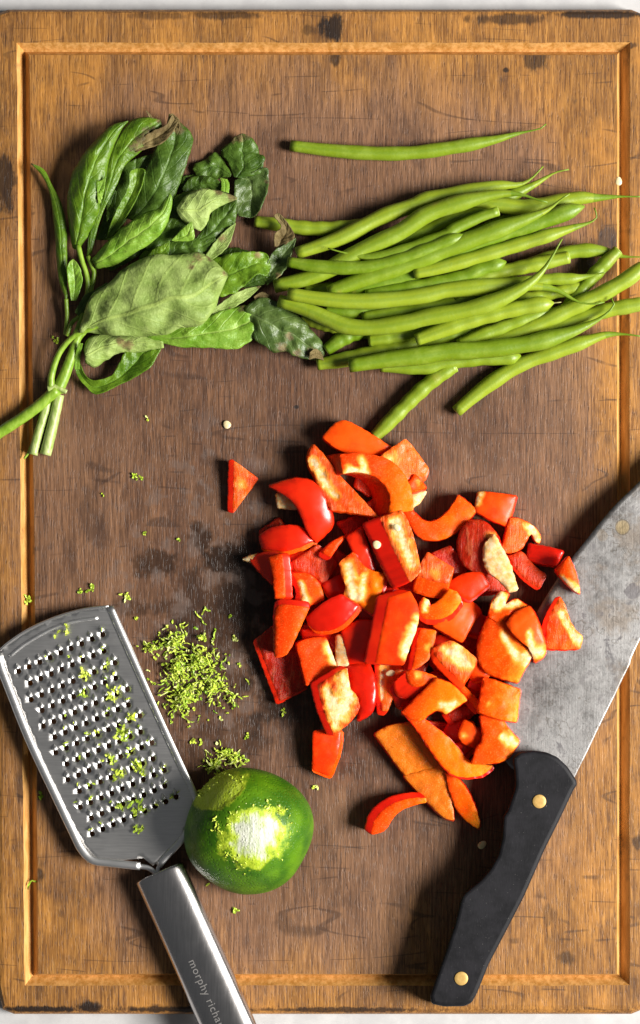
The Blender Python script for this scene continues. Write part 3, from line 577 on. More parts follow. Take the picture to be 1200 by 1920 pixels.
leaf(B4([(340, 225), (450, 190), (550, 168), (650, 168), (735, 182), (765, 260)]), B4([(380, 480), (470, 465), (570, 405), (660, 325), (735, 335), (766, 275)]), 38, 36, M_LEAF, 6, 3.5, bl(B4, (670, 185, 10)), arch=5)
leaf(B4([(540, 420), (650, 332), (760, 300)]), B4([(580, 425), (700, 405), (760, 385)]), 26, 30, M_LEAFD, 0, 2)
leaf(B4([(325, 600), (450, 500), (560, 440), (692, 408)]), B4([(340, 625), (480, 575), (600, 503), (694, 415)]), 34, 30, M_LEAFP, 3, 2, bl(B4, (680, 412, 8), (470, 580, 6)))
leaf(B4([(725, 330), (745, 240), (800, 152), (880, 102), (946, 60)]), B4([(735, 405), (822, 342), (872, 282), (902, 222), (948, 75)]), 30, 36, M_LEAFW, 8, 2.5, bl(B4, (820, 335, 8)))
leaf(B4([(790, 125), (795, 40), (840, -20), (790, -95), (810, -118)]), B4([(850, 130), (905, 85), (936, 50), (900, -30), (830, -115)]), 34, 46, M_LEAFDRY, 6, 3, crinkle=4, label='dry curled leaf tip')
# rolled leaf and loop below
leaf(B3([(470, 700), (500, 630), (580, 592), (720, 592), (900, 582), (1060, 620)]), B3([(480, 800), (550, 828), (640, 772), (740, 720), (850, 722), (1070, 688)]), 40, 36, M_LEAFP, -14, 2, bl(B3, (800, 660, 16), (740, 640, 12)))
leaf(B3([(400, 790), (415, 890), (480, 975), (560, 1037), (700, 985), (850, 905), (960, 830), (1050, 690)]), B3([(435, 760), (450, 830), (490, 905), (560, 932), (680, 892), (740, 800), (790, 716), (870, 690)]), 12, 24, M_LEAF, 7, 2)
leaf(B3([(398, 850), (404, 740), (432, 655)]), B3([(440, 850), (442, 760), (462, 655)]), 16, 40, M_LEAFB, 0, 1)
# small leaves by the stem
leaf(B3([(372, 335), (342, 130), (350, 60), (386, 22)]), B3([(412, 335), (458, 190), (435, 80), (390, 22)]), 26, 36, M_LEAFB, 5, 1)
leaf(B3([(400, 420), (470, 300), (540, 260)]), B3([(430, 450), (520, 350), (640, 240)]), 30, 40, M_LEAFD, -2, 2)
def stem(pts, r, mat, z0, z1, name='stem', rb=None):
    q = catmull(pts, 22); P_ = [W(p[0], p[1], z0 + (z1 - z0) * i / 21) for i, p in enumerate(q)]
    V, F = tube(P_, [(r + ((rb or r) - r) * i / 21) * K * (1 + 0.06 * noise.noise(Vector((i * 0.6, r, 0)))) for i in range(22)], 12); return mesh_obj(name, V, F, mat, basil)
stem(B3([(-270, 1395), (-160, 1322), (0, 1218), (120, 1130), (200, 1060), (270, 1000)]), 10.5, M_STEM, 13, 20, rb=11)
stem(B3([(225, 1010), (225, 900), (285, 725), (400, 595), (520, 548), (700, 475), (900, 390)]), 7, M_STEM, 22, 66, 'stalk', 2.5)
stem(B3([(270, 1015), (330, 880), (380, 740), (420, 620), (470, 560)]), 12, M_STEM, 16, 26, rb=7)
stem(B3([(285, 1040), (250, 1200), (215, 1350), (180, 1490)]), 9.5, M_STEMP, 12, 10, 'cut_stub', 11)
stem(B3([(200, 1090), (160, 1230), (120, 1360), (88, 1490)]), 8.5, M_STEMP, 10, 10, 'cut_stub', 9)
stem(B3([(90, 1400), (50, 1480), (20, 1520)]), 4, M_STEM, 7, 4, 'cut_stub', 2)
stem(B3([(200, 1000), (260, 985), (340, 1020)]), 7, M_STEMP, 24, 24, 'node', 4)
stem(B3([(335, 320), (342, 450), (330, 590)]), 4, M_STEM, 24, 12, 'stalk')
stem(B1([(425, 1040), (455, 1160)]) + B3([(485, 130), (500, 240), (470, 420), (400, 600)]), 5, M_STEM, 26, 22, 'stalk')
stem(B1([(500, 1120), (530, 1200)]) + B3([(545, 150), (480, 400), (380, 500), (340, 600)]), 4, M_STEM, 26, 18, 'stalk')

# ------------------------------------------------------------------ sweet pepper
def edge_dist(x, y, P):
    d = 1e9
    for i in range(len(P)):
        ax, ay = P[i]; bx, by = P[(i + 1) % len(P)]; ex, ey = bx - ax, by - ay
        t = ((x - ax) * ex + (y - ay) * ey) / (ex * ex + ey * ey + 1e-12); t = min(max(t, 0), 1)
        d = min(d, math.hypot(x - ax - ex * t, y - ay - ey * t))
    return d
def inside(x, y, P):
    c = False; j = len(P) - 1
    for i in range(len(P)):
        if (P[i][1] > y) != (P[j][1] > y) and x < (P[j][0] - P[i][0]) * (y - P[i][1]) / (P[j][1] - P[i][1]) + P[i][0]: c = not c
        j = i
    return c
def outline(poly, sp, jitter, rnd=0.16):
    area = sum(poly[i][0] * poly[(i + 1) % len(poly)][1] - poly[(i + 1) % len(poly)][0] * poly[i][1] for i in range(len(poly)))
    if area < 0: poly = poly[::-1]
    keep = []
    for i in range(len(poly)):                # mild bends are rounded, real corners stay
        a, b, c = poly[i - 1], poly[i], poly[(i + 1) % len(poly)]
        t = math.atan2(c[1] - b[1], c[0] - b[0]) - math.atan2(b[1] - a[1], b[0] - a[0]); t = abs((t + math.pi) % (2 * math.pi) - math.pi)
        keep.append(t > 1.0)
    for _ in range(2):
        q = []; kq = []
        for i in range(len(poly)):
            a, b, c = poly[i - 1], poly[i], poly[(i + 1) % len(poly)]
            if keep[i] or rnd == 0.2: q.append(b); kq.append(keep[i])
            else:
                q += [(b[0] + (a[0] - b[0]) * .27, b[1] + (a[1] - b[1]) * .27), (b[0] + (c[0] - b[0]) * .27, b[1] + (c[1] - b[1]) * .27)]; kq += [False, False]
        poly, keep = q, kq
    q = []
    for i in range(len(poly)):
        a = poly[i]; b = poly[(i + 1) % len(poly)]; L = math.dist(a, b) or 1e-6; c = min(rnd, 2.6 / L if L else rnd)
        q += [(a[0] + (b[0] - a[0]) * c, a[1] + (b[1] - a[1]) * c), (b[0] + (a[0] - b[0]) * c, b[1] + (a[1] - b[1]) * c)]
    out = []
    for i in range(len(q)):
        a = q[i]; b = q[(i + 1) % len(q)]; n = max(1, round(math.dist(a, b) / sp))
        for k in range(n):
            t = k / n; x = a[0] + (b[0] - a[0]) * t; y = a[1] + (b[1] - a[1]) * t
            out.append((x + jitter * noise.noise(Vector((x * 0.13, y * 0.13, 3))), y + jitter * noise.noise(Vector((x * 0.13, y * 0.13, 31)))))
    return out
def triang(P, sp):
    pts = list(P); x0 = min(p[0] for p in P); x1 = max(p[0] for p in P); y0 = min(p[1] for p in P); y1 = max(p[1] for p in P)
    r = 0; y = y0
    for i in range(len(P)):            # an inset ring just inside the outline carries the rounded edge
        a = P[i - 1]; b = P[i]; c = P[(i + 1) % len(P)]; nx, ny = -(c[1] - a[1]), c[0] - a[0]; L = math.hypot(nx, ny) or 1
        p = (b[0] + nx / L * 2.6, b[1] + ny / L * 2.6)
        if inside(*p, P) and edge_dist(*p, P) > 1.8: pts.append(p)
    while y < y1:
        x = x0 + (sp / 2 if r % 2 else 0)
        while x < x1:
            if inside(x, y, P) and edge_dist(x, y, P) > 5.0: pts.append((x + random.uniform(-.8, .8), y + random.uniform(-.8, .8)))
            x += sp
        y += sp * 0.87; r += 1
    n = len(P)
    vs, es, fs, ov, oe, of = delaunay_2d_cdt([Vector(p) for p in pts], [(i, (i + 1) % n) for i in range(n)], [], 0, 1e-4)
    Q = [(v.x, v.y) for v in vs]
    tri = []
    for f in fs:
        cx = sum(Q[i][0] for i in f) / len(f); cy = sum(Q[i][1] for i in f) / len(f)
        if inside(cx, cy, P):
            a = sum(Q[f[i]][0] * Q[f[(i + 1) % 3]][1] - Q[f[(i + 1) % 3]][0] * Q[f[i]][1] for i in range(3))
            tri.append(tuple(f) if a < 0 else tuple(reversed(f)))     # image y points down: negative area faces up
    loop = []
    for i in range(n):
        loop.append(next(j for j, o in enumerate(ov) if i in o))
    return Q, tri, loop
def slab(poly, zt, th, ext, tilt, bulge, rough, pith, wob=1.2, curve=0, crv_dir=0.0, steep=False):
    mx_ = sum(p[0] for p in poly) / len(poly); my_ = sum(p[1] for p in poly) / len(poly); red = min(0.75, max(-0.1, 0.25 + (740 - mx_) / 300 + (1150 - my_) / 1500)) + random.uniform(-.15, .15)  # pieces nearer the lamp are painted more orange
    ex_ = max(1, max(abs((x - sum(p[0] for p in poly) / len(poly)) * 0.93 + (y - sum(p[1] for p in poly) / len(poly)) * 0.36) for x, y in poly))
    P = outline(poly, 4.5, wob); Q, tri, loop = triang(P, 7.0)
    cx = sum(p[0] for p in P) / len(P); cy = sum(p[1] for p in P) / len(P)
    D = [edge_dist(x, y, P) for x, y in Q]; dm = max(D) or 1; sd = cx * 0.37 + cy * 0.11
    ca, sa = math.cos(crv_dir), math.sin(crv_dir); half = max(abs((x - cx) * ca + (y - cy) * sa) for x, y in Q) or 1
    def zz(x, y, d):
        z = zt + tilt[0] * (x - cx) + tilt[1] * (y - cy) + bulge * 0.4 * (1 - (1 - min(d / dm, 1)) ** 2) - 1.6 * (1 - min(d / 2.6, 1)) ** 2
        z += curve * (1 - (((x - cx) * ca + (y - cy) * sa) / half) ** 2)
        return z + rough * noise.noise(Vector((x * 0.09, y * 0.09, sd))) * min(1, d / 4 + 0.25) + rough * 0.5 * noise.noise(Vector((x * 0.25, y * 0.25, sd)))
    def pm(x, y):
        m = 0
        for i_, (a, b, r) in enumerate(pith):
            m = max(m, (1.0 if len(pith) > 1 else 0.62) * (1.04 - math.hypot(x - a, y - b) / (r * 1.15)))
            if i_ and math.hypot(a - pith[i_ - 1][0], b - pith[i_ - 1][1]) < 2.6 * (r + pith[i_ - 1][2]):
                a0, b0, r0 = pith[i_ - 1]; ex, ey = a - a0, b - b0; t = min(max(((x - a0) * ex + (y - b0) * ey) / (ex * ex + ey * ey + 1e-9), 0), 1)
                m = max(m, 1.04 - math.hypot(x - a0 - ex * t, y - b0 - ey * t) / ((r0 + (r - r0) * t) * 1.12))
        return min(max(m + 0.35 * noise.noise(Vector((x * .11, y * .11, sd + 2))) * (1 if m > 0 else 0), 0), 1)
    z = [zz(x, y, d) for (x, y), d in zip(Q, D)]
    top = ([W(x, y, h) for (x, y), h in zip(Q, z)], tri, {'pith': [pm(x, y) for x, y in Q], 'side': [max(-1.4, min(1, ((x - cx) * 0.93 + (y - cy) * 0.36) / ex_ - red)) for x, y in Q]})  # side: light painted across the piece, rising towards the lamp
    V = []; F = []; A = []; n = len(loop); nr = 6; drop = None if steep or math.hypot(*ext) < 3 else min(0.30 * math.hypot(*ext), th * 0.7)
    for r in range(nr + 1):
        f = r / nr
        for i, j in enumerate(loop):
            a = Q[loop[i - 1]]; c = Q[loop[(i + 1) % n]]; nx, ny = (c[1] - a[1]), -(c[0] - a[0]); L = math.hypot(nx, ny) or 1
            o = 1.8 * math.sin(math.pi * f) + 0.8 * noise.noise(Vector((Q[j][0] * .1, Q[j][1] * .1, f * 2)))* (1 if 0 < r else 0)
            fe, fz = (min(f / 0.55, 1), th * f) if drop is None else (min(f / 0.67, 1), drop * min(f / 0.67, 1) + (th - drop) * max(0, (f - 0.67) / 0.33))
            if drop is None: fe = f
            x = Q[j][0] + ext[0] * fe + nx / L * o; y = Q[j][1] + ext[1] * fe + ny / L * o
            V.append(W(x, y, max(z[j] - fz, 0.6))); A.append(pm(x, y) * (1 - f) ** 2 * 0.6)
    for r in range(nr):
        for i in range(n):
            i2 = (i + 1) % n; F.append((r * n + i, r * n + i2, (r + 1) * n + i2, (r + 1) * n + i))
    b0 = len(V)
    V += [W(x + ext[0], y + ext[1], max(h - th, 0.6)) for (x, y), h in zip(Q, z)]; A += [0] * len(Q)
    F += [tuple(b0 + k for k in reversed(t)) for t in tri]
    return top, (V, F, {'pith': A, 'side': [-0.3] * len(V)})
NAMES = {'skin': 'skin', 'skin2': 'skin', 'flesh': 'flesh', 'inner': 'inner_wall', 'innerd': 'inner_wall', 'slab': 'inner_wall', 'pith': 'pith'}
PG = 'chopped pieces of sweet pepper'
def pepper(label, cr, poly, zt, top='flesh', side='skin', th=24, ext=(0, 0), tilt=(0, 0), bulge=3, rough=1.6, pith=(), pp=(), curve=0, cdir=0.0, steep=False):
    s = 3.0
    poly = cr(poly); ext = (ext[0] / s, ext[1] / s); pith = [(*cr([(x, y)])[0], r / s) for x, y, r in pith]
    cx = sum(p[0] for p in poly) / len(poly); cy = sum(p[1] for p in poly) / len(poly)
    if ext == (0, 0) and len(poly) < 9 and zt > 24 and not pp:
        if top in ('flesh', 'inner', 'innerd'): ext = (random.uniform(-9, -5), random.uniform(1, 7))
        elif random.random() < 0.65: side = 'flesh'; ext = (random.uniform(2.4, 5), random.uniform(1.5, 5))
        poly = [(x - ext[0] * 0.6, y - ext[1] * 0.6) for x, y in poly]; cx -= ext[0] * 0.6; cy -= ext[1] * 0.6
    poly = [(cx + (x - cx) * 1.055, cy + (y - cy) * 1.055) for x, y in poly]
    if top in ('skin', 'skin2') and not curve:
        sxx = sum((x - cx) ** 2 for x, y in poly); syy = sum((y - cy) ** 2 for x, y in poly); sxy = sum((x - cx) * (y - cy) for x, y in poly)
        cdir = 0.5 * math.atan2(2 * sxy, sxx - syy); curve = min(5 + bulge * 0.8, zt * 0.28); zt -= curve * 0.4
    tilt = (-tilt[0] * 0.35 + random.uniform(-.14, .14), -tilt[1] * 0.35 + random.uniform(-.14, .12)); rough *= 1.35
    if not curve and top in ('flesh', 'inner', 'innerd') and len(poly) < 8: curve = random.choice((-1, 1)) * random.uniform(3, 8); cdir = random.uniform(0, 3.14)
    root = empty('pepper_piece', W(cx, cy, max(zt - th, 0))); tag(root, label, 'pepper piece', PG)
    t, sd = slab(poly, zt, th, ext, tilt, bulge, rough, pith, curve=curve, crv_dir=cdir, steep=steep)
    na, nb = NAMES[top], NAMES[side]
    if na == nb: nb = 'flesh' if na == 'skin' else ('skin' if na == 'flesh' else 'flesh')
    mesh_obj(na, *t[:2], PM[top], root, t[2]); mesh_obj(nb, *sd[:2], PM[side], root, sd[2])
    for (pl, z2) in pp:
        t2, s2 = slab(cr(pl), z2, 12, (0, 0), tilt, 3, 3.0, [], 2.2)
        v = t2[0] + s2[0]; k = len(t2[0]); f = t2[1] + [tuple(k + i for i in q) for q in s2[1]]
        mesh_obj('pith', v, f, PM['pith'], root, {'pith': [0.75] * len(v)})
# --- upper part of the heap
pepper('small red pepper triangle lying apart left of the heap', P1, [(118, 318), (252, 414), (112, 602)], 22, 'inner', 'skin', 20, (-27, -6), (0.15, 0.1), 1, 2, [(160, 440, 45)])
pepper('red pepper block topmost in the heap, touching the slanting bean', P1, [(702, 86), (775, 92), (1000, 238), (930, 290), (728, 270), (620, 180)], 40, 'skin2', 'skin', 32, (0, 8), (0.1, 0.2), 5, 1, curve=6, cdir=1.2)
pepper('orange pepper square behind the arch, at the top right of the heap', P1, [(940, 292), (1080, 193), (1115, 225), (1205, 350), (1185, 400), (1130, 395), (1090, 450), (1010, 400)], 44, 'inner', 'skin2', 26, (0, 20), (0.25, 0.15), 3, 2.5, [(1000, 300, 60)])
pepper('small pale tipped pepper scrap below the orange square', P1, [(1085, 460), (1130, 388), (1170, 420), (1195, 465), (1120, 490)], 46, 'flesh', 'skin2', 26, (0, 8), (0.25, 0.1), 3, 2, [(1150, 430, 26)], pp=[([(1112, 500), (1200, 480), (1170, 540), (1115, 580)], 26)])
pepper('big arched pepper slice with an orange rim, near the top', P1, [(720, 285), (800, 275), (880, 280), (1000, 308), (1085, 405), (1112, 500), (1116, 582), (980, 602), (1000, 510), (940, 415), (870, 385), (780, 375), (740, 390)], 62, 'flesh', 'innerd', 48, (-100, 10), steep=True, tilt=(0.1, 0.1), bulge=3, rough=1.8, pith=[(760, 365, 40), (860, 375, 30), (830, 300, 30)])
pepper('glossy red crescent skin side up, at the upper left of the heap', P1, [(320, 460), (430, 420), (520, 413), (605, 462), (652, 580), (676, 655), (640, 710), (578, 766), (530, 715), (490, 600), (440, 525)], 50, 'skin', 'skin', 36, (0, 0), (0.0, 0.0), 14, 0.8, pp=[([(352, 495), (430, 500), (480, 585), (365, 578)], 30)])
pepper('long seedy rib piece with a cream end, beside the glossy crescent', P1, [(570, 228), (640, 300), (700, 390), (800, 490), (922, 622), (760, 592), (660, 582), (580, 420), (525, 300)], 56, 'inner', 'flesh', 34, (-6, 6), (0.15, 0.0), 3, 3, [(560, 310, 34), (590, 370, 48), (625, 425, 44), (690, 510, 30)])
pepper('smooth red pepper piece under the glossy crescent', P1, [(268, 742), (320, 700), (430, 679), (505, 692), (572, 770), (412, 837), (285, 812)], 36, 'skin', 'skin', 28, (0, 0), (0.05, 0.12), 8, 0.8)
pepper('dark red pepper piece with a thin yellow edge, leftmost in the heap', P1, [(200, 862), (290, 822), (395, 830), (350, 960), (335, 1010), (250, 925)], 34, 'skin', 'skin', 28, (0, 0), (-0.3, 0.1), 3, 0.8, pp=[([(163, 866), (230, 838), (320, 838), (230, 882)], 33)])
pepper('upright pepper strip with an orange face and red side, left edge of the heap', P1, [(308, 860), (385, 838), (400, 920), (405, 1078), (345, 1086), (338, 950)], 60, 'flesh', 'skin', 44, (36, 0), (-0.1, 0.0), 2, 1.5)
pepper('dull red square showing its veined inside, behind the upright strip', P1, [(438, 892), (580, 798), (682, 898), (612, 1012), (540, 955), (450, 942)], 40, 'innerd', 'skin', 26, (0, 0), (0.1, 0.15), 2, 2.5)
pepper('small orange hook with a cream foot, right of the upright strip', P1, [(445, 952), (525, 940), (602, 1000), (622, 1090), (540, 1132), (488, 1112), (505, 1062), (485, 1005)], 54, 'flesh', 'skin', 34, (-30, 0), (0.15, 0.1), 3, 2, [(525, 1105, 36), (490, 1000, 24)])
pepper('thin orange sliver between the dull square and the red wall', P1, [(598, 838), (660, 770), (745, 735), (690, 800), (652, 862)], 44, 'flesh', 'skin', 26, (0, 0), (0.1, 0.1), 2, 1.5)
pepper('dark red pepper wall left of the big seeded block', P1, [(750, 742), (838, 690), (872, 800), (915, 930), (880, 945), (820, 900)], 52, 'skin', 'skin', 44, (0, 0), (-0.1, 0.1), 3, 1)
pepper('big pepper block with pale streaks and a seed on its red side', P1, [(942, 640), (1060, 595), (1118, 700), (1168, 925), (1105, 987), (1030, 840)], 84, 'inner', 'skin', 56, (-96, 36), (0.1, 0.05), 2, 2.5, [(1010, 660, 40), (1080, 800, 55), (1120, 900, 40), (1050, 720, 44), (1040, 640, 30)])
pepper('ragged cream ring of pepper core in the upper middle', P1, [(712, 890), (790, 828), (850, 925), (962, 948), (955, 1010), (890, 1168), (820, 1112), (735, 1062), (752, 1010), (728, 975)], 62, 'flesh', 'skin', 40, (10, 14), (0.1, 0.1), 5, 4, [(760, 900, 50), (770, 980, 50), (780, 1060, 50), (830, 1080, 36), (850, 960, 26)])
pepper('dark red filler piece deep between the hook and the cream ring', P1, [(620, 1010), (720, 960), (760, 1060), (700, 1110), (640, 1080)], 30, 'skin', 'skin', 24)
pepper('dark red filler piece below the cream ring', P1, [(900, 1160), (960, 1000), (1040, 1040), (1000, 1120), (930, 1200)], 40, 'skin', 'skin', 30)
pepper('dark red filler piece under the arch', P1, [(700, 660), (860, 600), (900, 660), (760, 740)], 14, 'innerd', 'skin', 13)
# --- upper right
pepper('bright orange crescent with its hollow facing up', P2, [(52, 288), (105, 285), (122, 312), (180, 360), (250, 342), (320, 272), (350, 208), (456, 290), (335, 430), (222, 462), (128, 440)], 46, 'flesh', 'skin', 38, (0, 0), (0.05, 0.1), 3, 1.6)
pepper('orange red square with a cream corner, farthest up right', P2, [(452, 292), (470, 192), (500, 184), (580, 196), (682, 210), (636, 382), (530, 336)], 34, 'skin2', 'skin', 26, (0, 4), (-0.1, 0.05), 3, 1, [(466, 240, 34), (490, 195, 24)])
pepper('small pepper chunk with a hooked cream rib, right of the square', P2, [(605, 512), (650, 340), (682, 334), (770, 370), (822, 432), (812, 472), (790, 470), (770, 425), (750, 440), (720, 512), (640, 532)], 34, 'inner', 'skin', 27, (-8, 0), (0.15, 0.05), 2, 2, [(770, 385, 36), (806, 450, 36), (740, 375, 24)])
pepper('short plain red bar nearest the knife edge', P2, [(760, 480), (860, 495), (946, 520), (908, 602), (800, 592), (746, 562)], 34, 'skin', 'skin', 28, (0, 6), (0, 0.15), 5, 1, curve=4, cdir=1.57)
pepper('red pepper bar with a grainy cut face below the hooked chunk', P2, [(640, 552), (722, 525), (790, 610), (852, 652), (810, 726), (720, 672)], 34, 'innerd', 'skin', 28, (-6, 8), (0.1, 0.2), 2, 2)
pepper('small orange sliver with a cream tip lying across the knife edge', P2, [(905, 630), (980, 550), (1022, 640), (1042, 756), (1010, 745), (950, 682)], 72, 'flesh', 'skin', 22, (-4, 4), (0.2, 0.05), 4, 1.5, [(1028, 740, 36), (930, 660, 14)])
pepper('pepper triangle with a cream corner resting on the blade', P2, [(850, 930), (932, 784), (962, 830), (992, 940), (1056, 1000), (1040, 1066), (900, 1068), (858, 1060)], 74, 'inner', 'skin', 24, (-22, 2), (0.1, 0.15), 2, 2.5, [(1030, 1020, 44), (985, 960, 26), (940, 870, 30)])
pepper('large dark red curl with a cream cracked rib, upper right of the heap', P2, [(355, 450), (400, 360), (490, 348), (562, 410), (600, 500), (560, 640), (490, 642), (400, 612), (360, 542)], 60, 'innerd', 'skin', 48, (0, 0), (0.1, 0.0), 12, 1.5, [(540, 430, 40)], pp=[([(500, 480), (560, 425), (600, 500), (645, 580), (692, 738), (640, 750), (600, 692), (515, 636), (500, 560)], 82)])
pepper('red veined pepper scrap under the cream cracked rib', P2, [(500, 650), (600, 680), (625, 742), (560, 760), (490, 764)], 42, 'innerd', 'skin', 26, (0, 0), (0.1, 0.1), 2, 2)
pepper('red veined square behind the streaked block', P2, [(200, 545), (300, 503), (345, 560), (402, 622), (320, 682), (250, 622)], 50, 'innerd', 'skin', 28, (0, 0), (0.1, 0.1), 2, 3)
pepper('streaked pepper block with an orange front, in the middle of the heap', P2, [(148, 590), (186, 528), (330, 615), (302, 700), (220, 690), (135, 660)], 74, 'inner', 'flesh', 44, (-28, 84), (0.1, 0.15), 2, 2.5, [(230, 640, 50)])
pepper('small orange arc curled like a smile, middle of the heap', P2, [(126, 838), (165, 778), (198, 800), (190, 835), (250, 800), (302, 735), (350, 750), (372, 802), (312, 882), (222, 906), (150, 892)], 78, 'flesh', 'skin', 32, (4, 24), (0.05, 0.1), 3, 1.6, [(180, 800, 26), (170, 850, 24)])
pepper('smooth orange red bar left of the cream cracked rib', P2, [(300, 700), (390, 640), (490, 640), (530, 712), (420, 797), (330, 742)], 66, 'skin2', 'skin', 40, (0, 10), (0.1, 0.2), 4, 1, curve=4, cdir=0.9)
pepper('smooth orange red block below the smile shaped arc', P2, [(220, 940), (380, 782), (425, 790), (486, 862), (440, 930), (380, 1032), (300, 985)], 62, 'skin2', 'skin', 44, (0, 8), (0.25, 0.1), 4, 1)
pepper('dim red piece between the orange block and the cream topped cluster', P2, [(385, 985), (440, 930), (480, 878), (525, 900), (500, 1010)], 40, 'skin', 'skin', 30)
pepper('big orange lobed piece with a cream lower rim, next to the blade', P2, [(460, 1090), (500, 955), (540, 880), (620, 900), (652, 972), (720, 1062), (782, 1082), (730, 1170), (690, 1252), (600, 1232), (500, 1192)], 82, 'flesh', 'skin2', 46, (0, 0), (0.05, 0.1), 8, 2.5, [(730, 1150, 40), (780, 1090, 30), (690, 1120, 40), (610, 990, 30)])
pepper('rounded orange red lobe with a cream lower edge, on the blade side', P2, [(630, 932), (680, 862), (762, 835), (802, 902), (852, 1050), (842, 1112), (786, 1142), (762, 1062), (690, 1012)], 92, 'skin2', 'skin', 50, (0, 0), (0.1, 0.05), 7, 1.5, [(815, 1085, 50), (770, 1110, 30), (760, 985, 30)])
pepper('ragged cream and orange crown piece at the top of the lobed cluster', P2, [(530, 885), (548, 802), (600, 746), (646, 762), (620, 822), (682, 788), (742, 832), (665, 882), (600, 925)], 84, 'flesh', 'skin2', 40, (0, 0), (0.0, 0.1), 4, 3.5, [(600, 765, 44), (560, 830, 40), (700, 810, 34)])
# --- lower left
pepper('tall orange block with a cream right edge, centre of the heap', P3, [(798, 482), (868, 128), (985, 94), (1034, 180), (1032, 275), (985, 390), (952, 492)], 84, 'skin2', 'skin', 56, (-60, -4), (0.12, 0.0), 4, 1, [(1010, 290, 50), (980, 360, 46), (955, 440, 44), (1020, 230, 30)])
pepper('orange pepper wedge with a red top edge at the left side', P3, [(222, 196), (262, 160), (416, 182), (350, 330), (298, 442), (230, 456)], 62, 'flesh', 'skin', 44, (-2, -26), (0.0, 0.1), 3, 1.8)
pepper('dark red pepper square lying inside up at the lower left', P3, [(120, 372), (215, 295), (350, 430), (402, 622), (245, 702)], 26, 'innerd', 'skin', 23, (0, 0), (-0.05, 0.0), 2, 3)
pepper('orange block with a pale right edge beside the dark red square', P3, [(350, 385), (420, 350), (512, 350), (576, 522), (405, 612)], 56, 'flesh', 'skin', 42, (-8, 0), (0.05, 0.1), 3, 1.6, [(525, 400, 40), (560, 490, 36)])
pepper('plain red block above the two orange blocks', P3, [(415, 242), (500, 160), (602, 114), (700, 182), (605, 300), (480, 322), (430, 292)], 60, 'skin', 'skin', 44, (0, 0), (0.05, 0.15), 5, 1)
pepper('red pepper piece with a yellow upright edge in the shaded middle', P3, [(602, 312), (700, 240), (792, 260), (732, 482), (642, 492), (625, 400)], 48, 'skin', 'skin', 36, (0, 0), (-0.15, 0.05), 4, 1, pp=[([(572, 335), (618, 325), (642, 502), (572, 510)], 46)])
pepper('pepper block with a broad pale veined face, lower left of the heap', P3, [(470, 618), (632, 520), (646, 645), (692, 672), (702, 772), (560, 890), (505, 760)], 64, 'inner', 'skin', 44, (-38, -6), (0.1, 0.1), 3, 3, [(610, 570, 60), (640, 680, 60), (600, 770, 70), (540, 690, 60), (570, 840, 40), (520, 640, 40)])
pepper('rounded red pepper piece right of the pale veined block', P3, [(640, 512), (752, 488), (782, 560), (792, 682), (772, 772), (690, 812), (700, 742), (690, 672), (646, 650)], 50, 'skin', 'skin', 40, (0, 0), (0.05, 0.05), 8, 0.8)
pepper('red pepper strip pointing down below the pale veined block', P3, [(450, 882), (545, 870), (602, 880), (592, 1000), (536, 1126), (445, 1092)], 30, 'skin2', 'skin', 26, (0, 0), (0.15, 0.05), 3, 1.2)
pepper('seedy pepper wedge with a cream left side pointing down', P3, [(800, 482), (870, 470), (952, 490), (902, 640), (850, 762), (816, 762)], 44, 'inner', 'skin', 36, (0, 0), (0.05, 0.05), 2, 3, [(828, 530, 44), (825, 620, 34), (830, 690, 24)])
pepper('small orange block right of the tall orange block', P3, [(1040, 300), (1132, 310), (1106, 472), (1000, 526), (1018, 420)], 70, 'flesh', 'skin', 40, (-22, 0), (0.1, 0.05), 2, 1.8, [(1090, 400, 30)])
pepper('dark red filler piece deep under the tall orange block', P3, [(690, 180), (800, 160), (860, 200), (800, 330), (720, 300)], 30, 'skin', 'skin', 26)
pepper('dark red filler piece below the plain red block', P3, [(380, 300), (600, 300), (640, 420), (520, 440), (400, 400)], 22, 'skin', 'skin', 20)
pepper('red filler piece in the shade left of the wide orange hook', P3, [(880, 640), (960, 540), (1040, 600), (1010, 740), (920, 740)], 40, 'skin', 'skin', 34)
# --- lower right
pepper('pale orange pepper chip lying inside up above the wide hook', P4, [(462, 108), (520, 72), (580, 66), (706, 172), (660, 245), (622, 300), (475, 165)], 70, 'inner', 'skin2', 34, (-14, 28), (0.1, 0.1), 2, 1.8, [(580, 130, 70), (640, 190, 60), (530, 110, 40)])
pepper('small orange wedge with a deep red side, left of the wide hook', P4, [(305, 242), (332, 224), (472, 258), (484, 290), (365, 332), (312, 300)], 64, 'flesh', 'skin', 52, (-66, 62), (0.1, 0.1), 2, 1.8, [(370, 260, 30)])
pepper('wide orange hook with a torn white tip, lower part of the heap', P4, [(285, 466), (380, 370), (470, 282), (562, 308), (642, 400), (592, 432), (525, 476), (485, 452), (442, 470), (402, 512), (350, 512)], 74, 'flesh', 'skin', 34, (0, 0), (0.1, 0.15), 5, 1.6, [(545, 440, 44), (580, 420, 34), (500, 430, 30)])
pepper('long orange curved strip running down to the knife handle', P4, [(300, 482), (400, 500), (442, 532), (520, 590), (592, 662), (642, 732), (700, 752), (784, 762), (720, 822), (590, 827), (520, 782), (440, 672), (360, 545)], 58, 'flesh', 'skin', 46, (6, 8), (0.1, 0.1), 3, 2)
pepper('dark red inside piece framed by the wide hook', P4, [(520, 474), (622, 430), (692, 460), (655, 502), (560, 532)], 34, 'innerd', 'skin', 26, (0, 0), (0.1, 0.1), 2, 2)
pepper('small orange knob inside the long curved strip', P4, [(590, 582), (632, 510), (682, 530), (742, 612), (692, 672), (620, 642)], 52, 'skin2', 'skin', 40, (0, 6), (0.15, 0.1), 5, 1.2, [(625, 600, 26)])
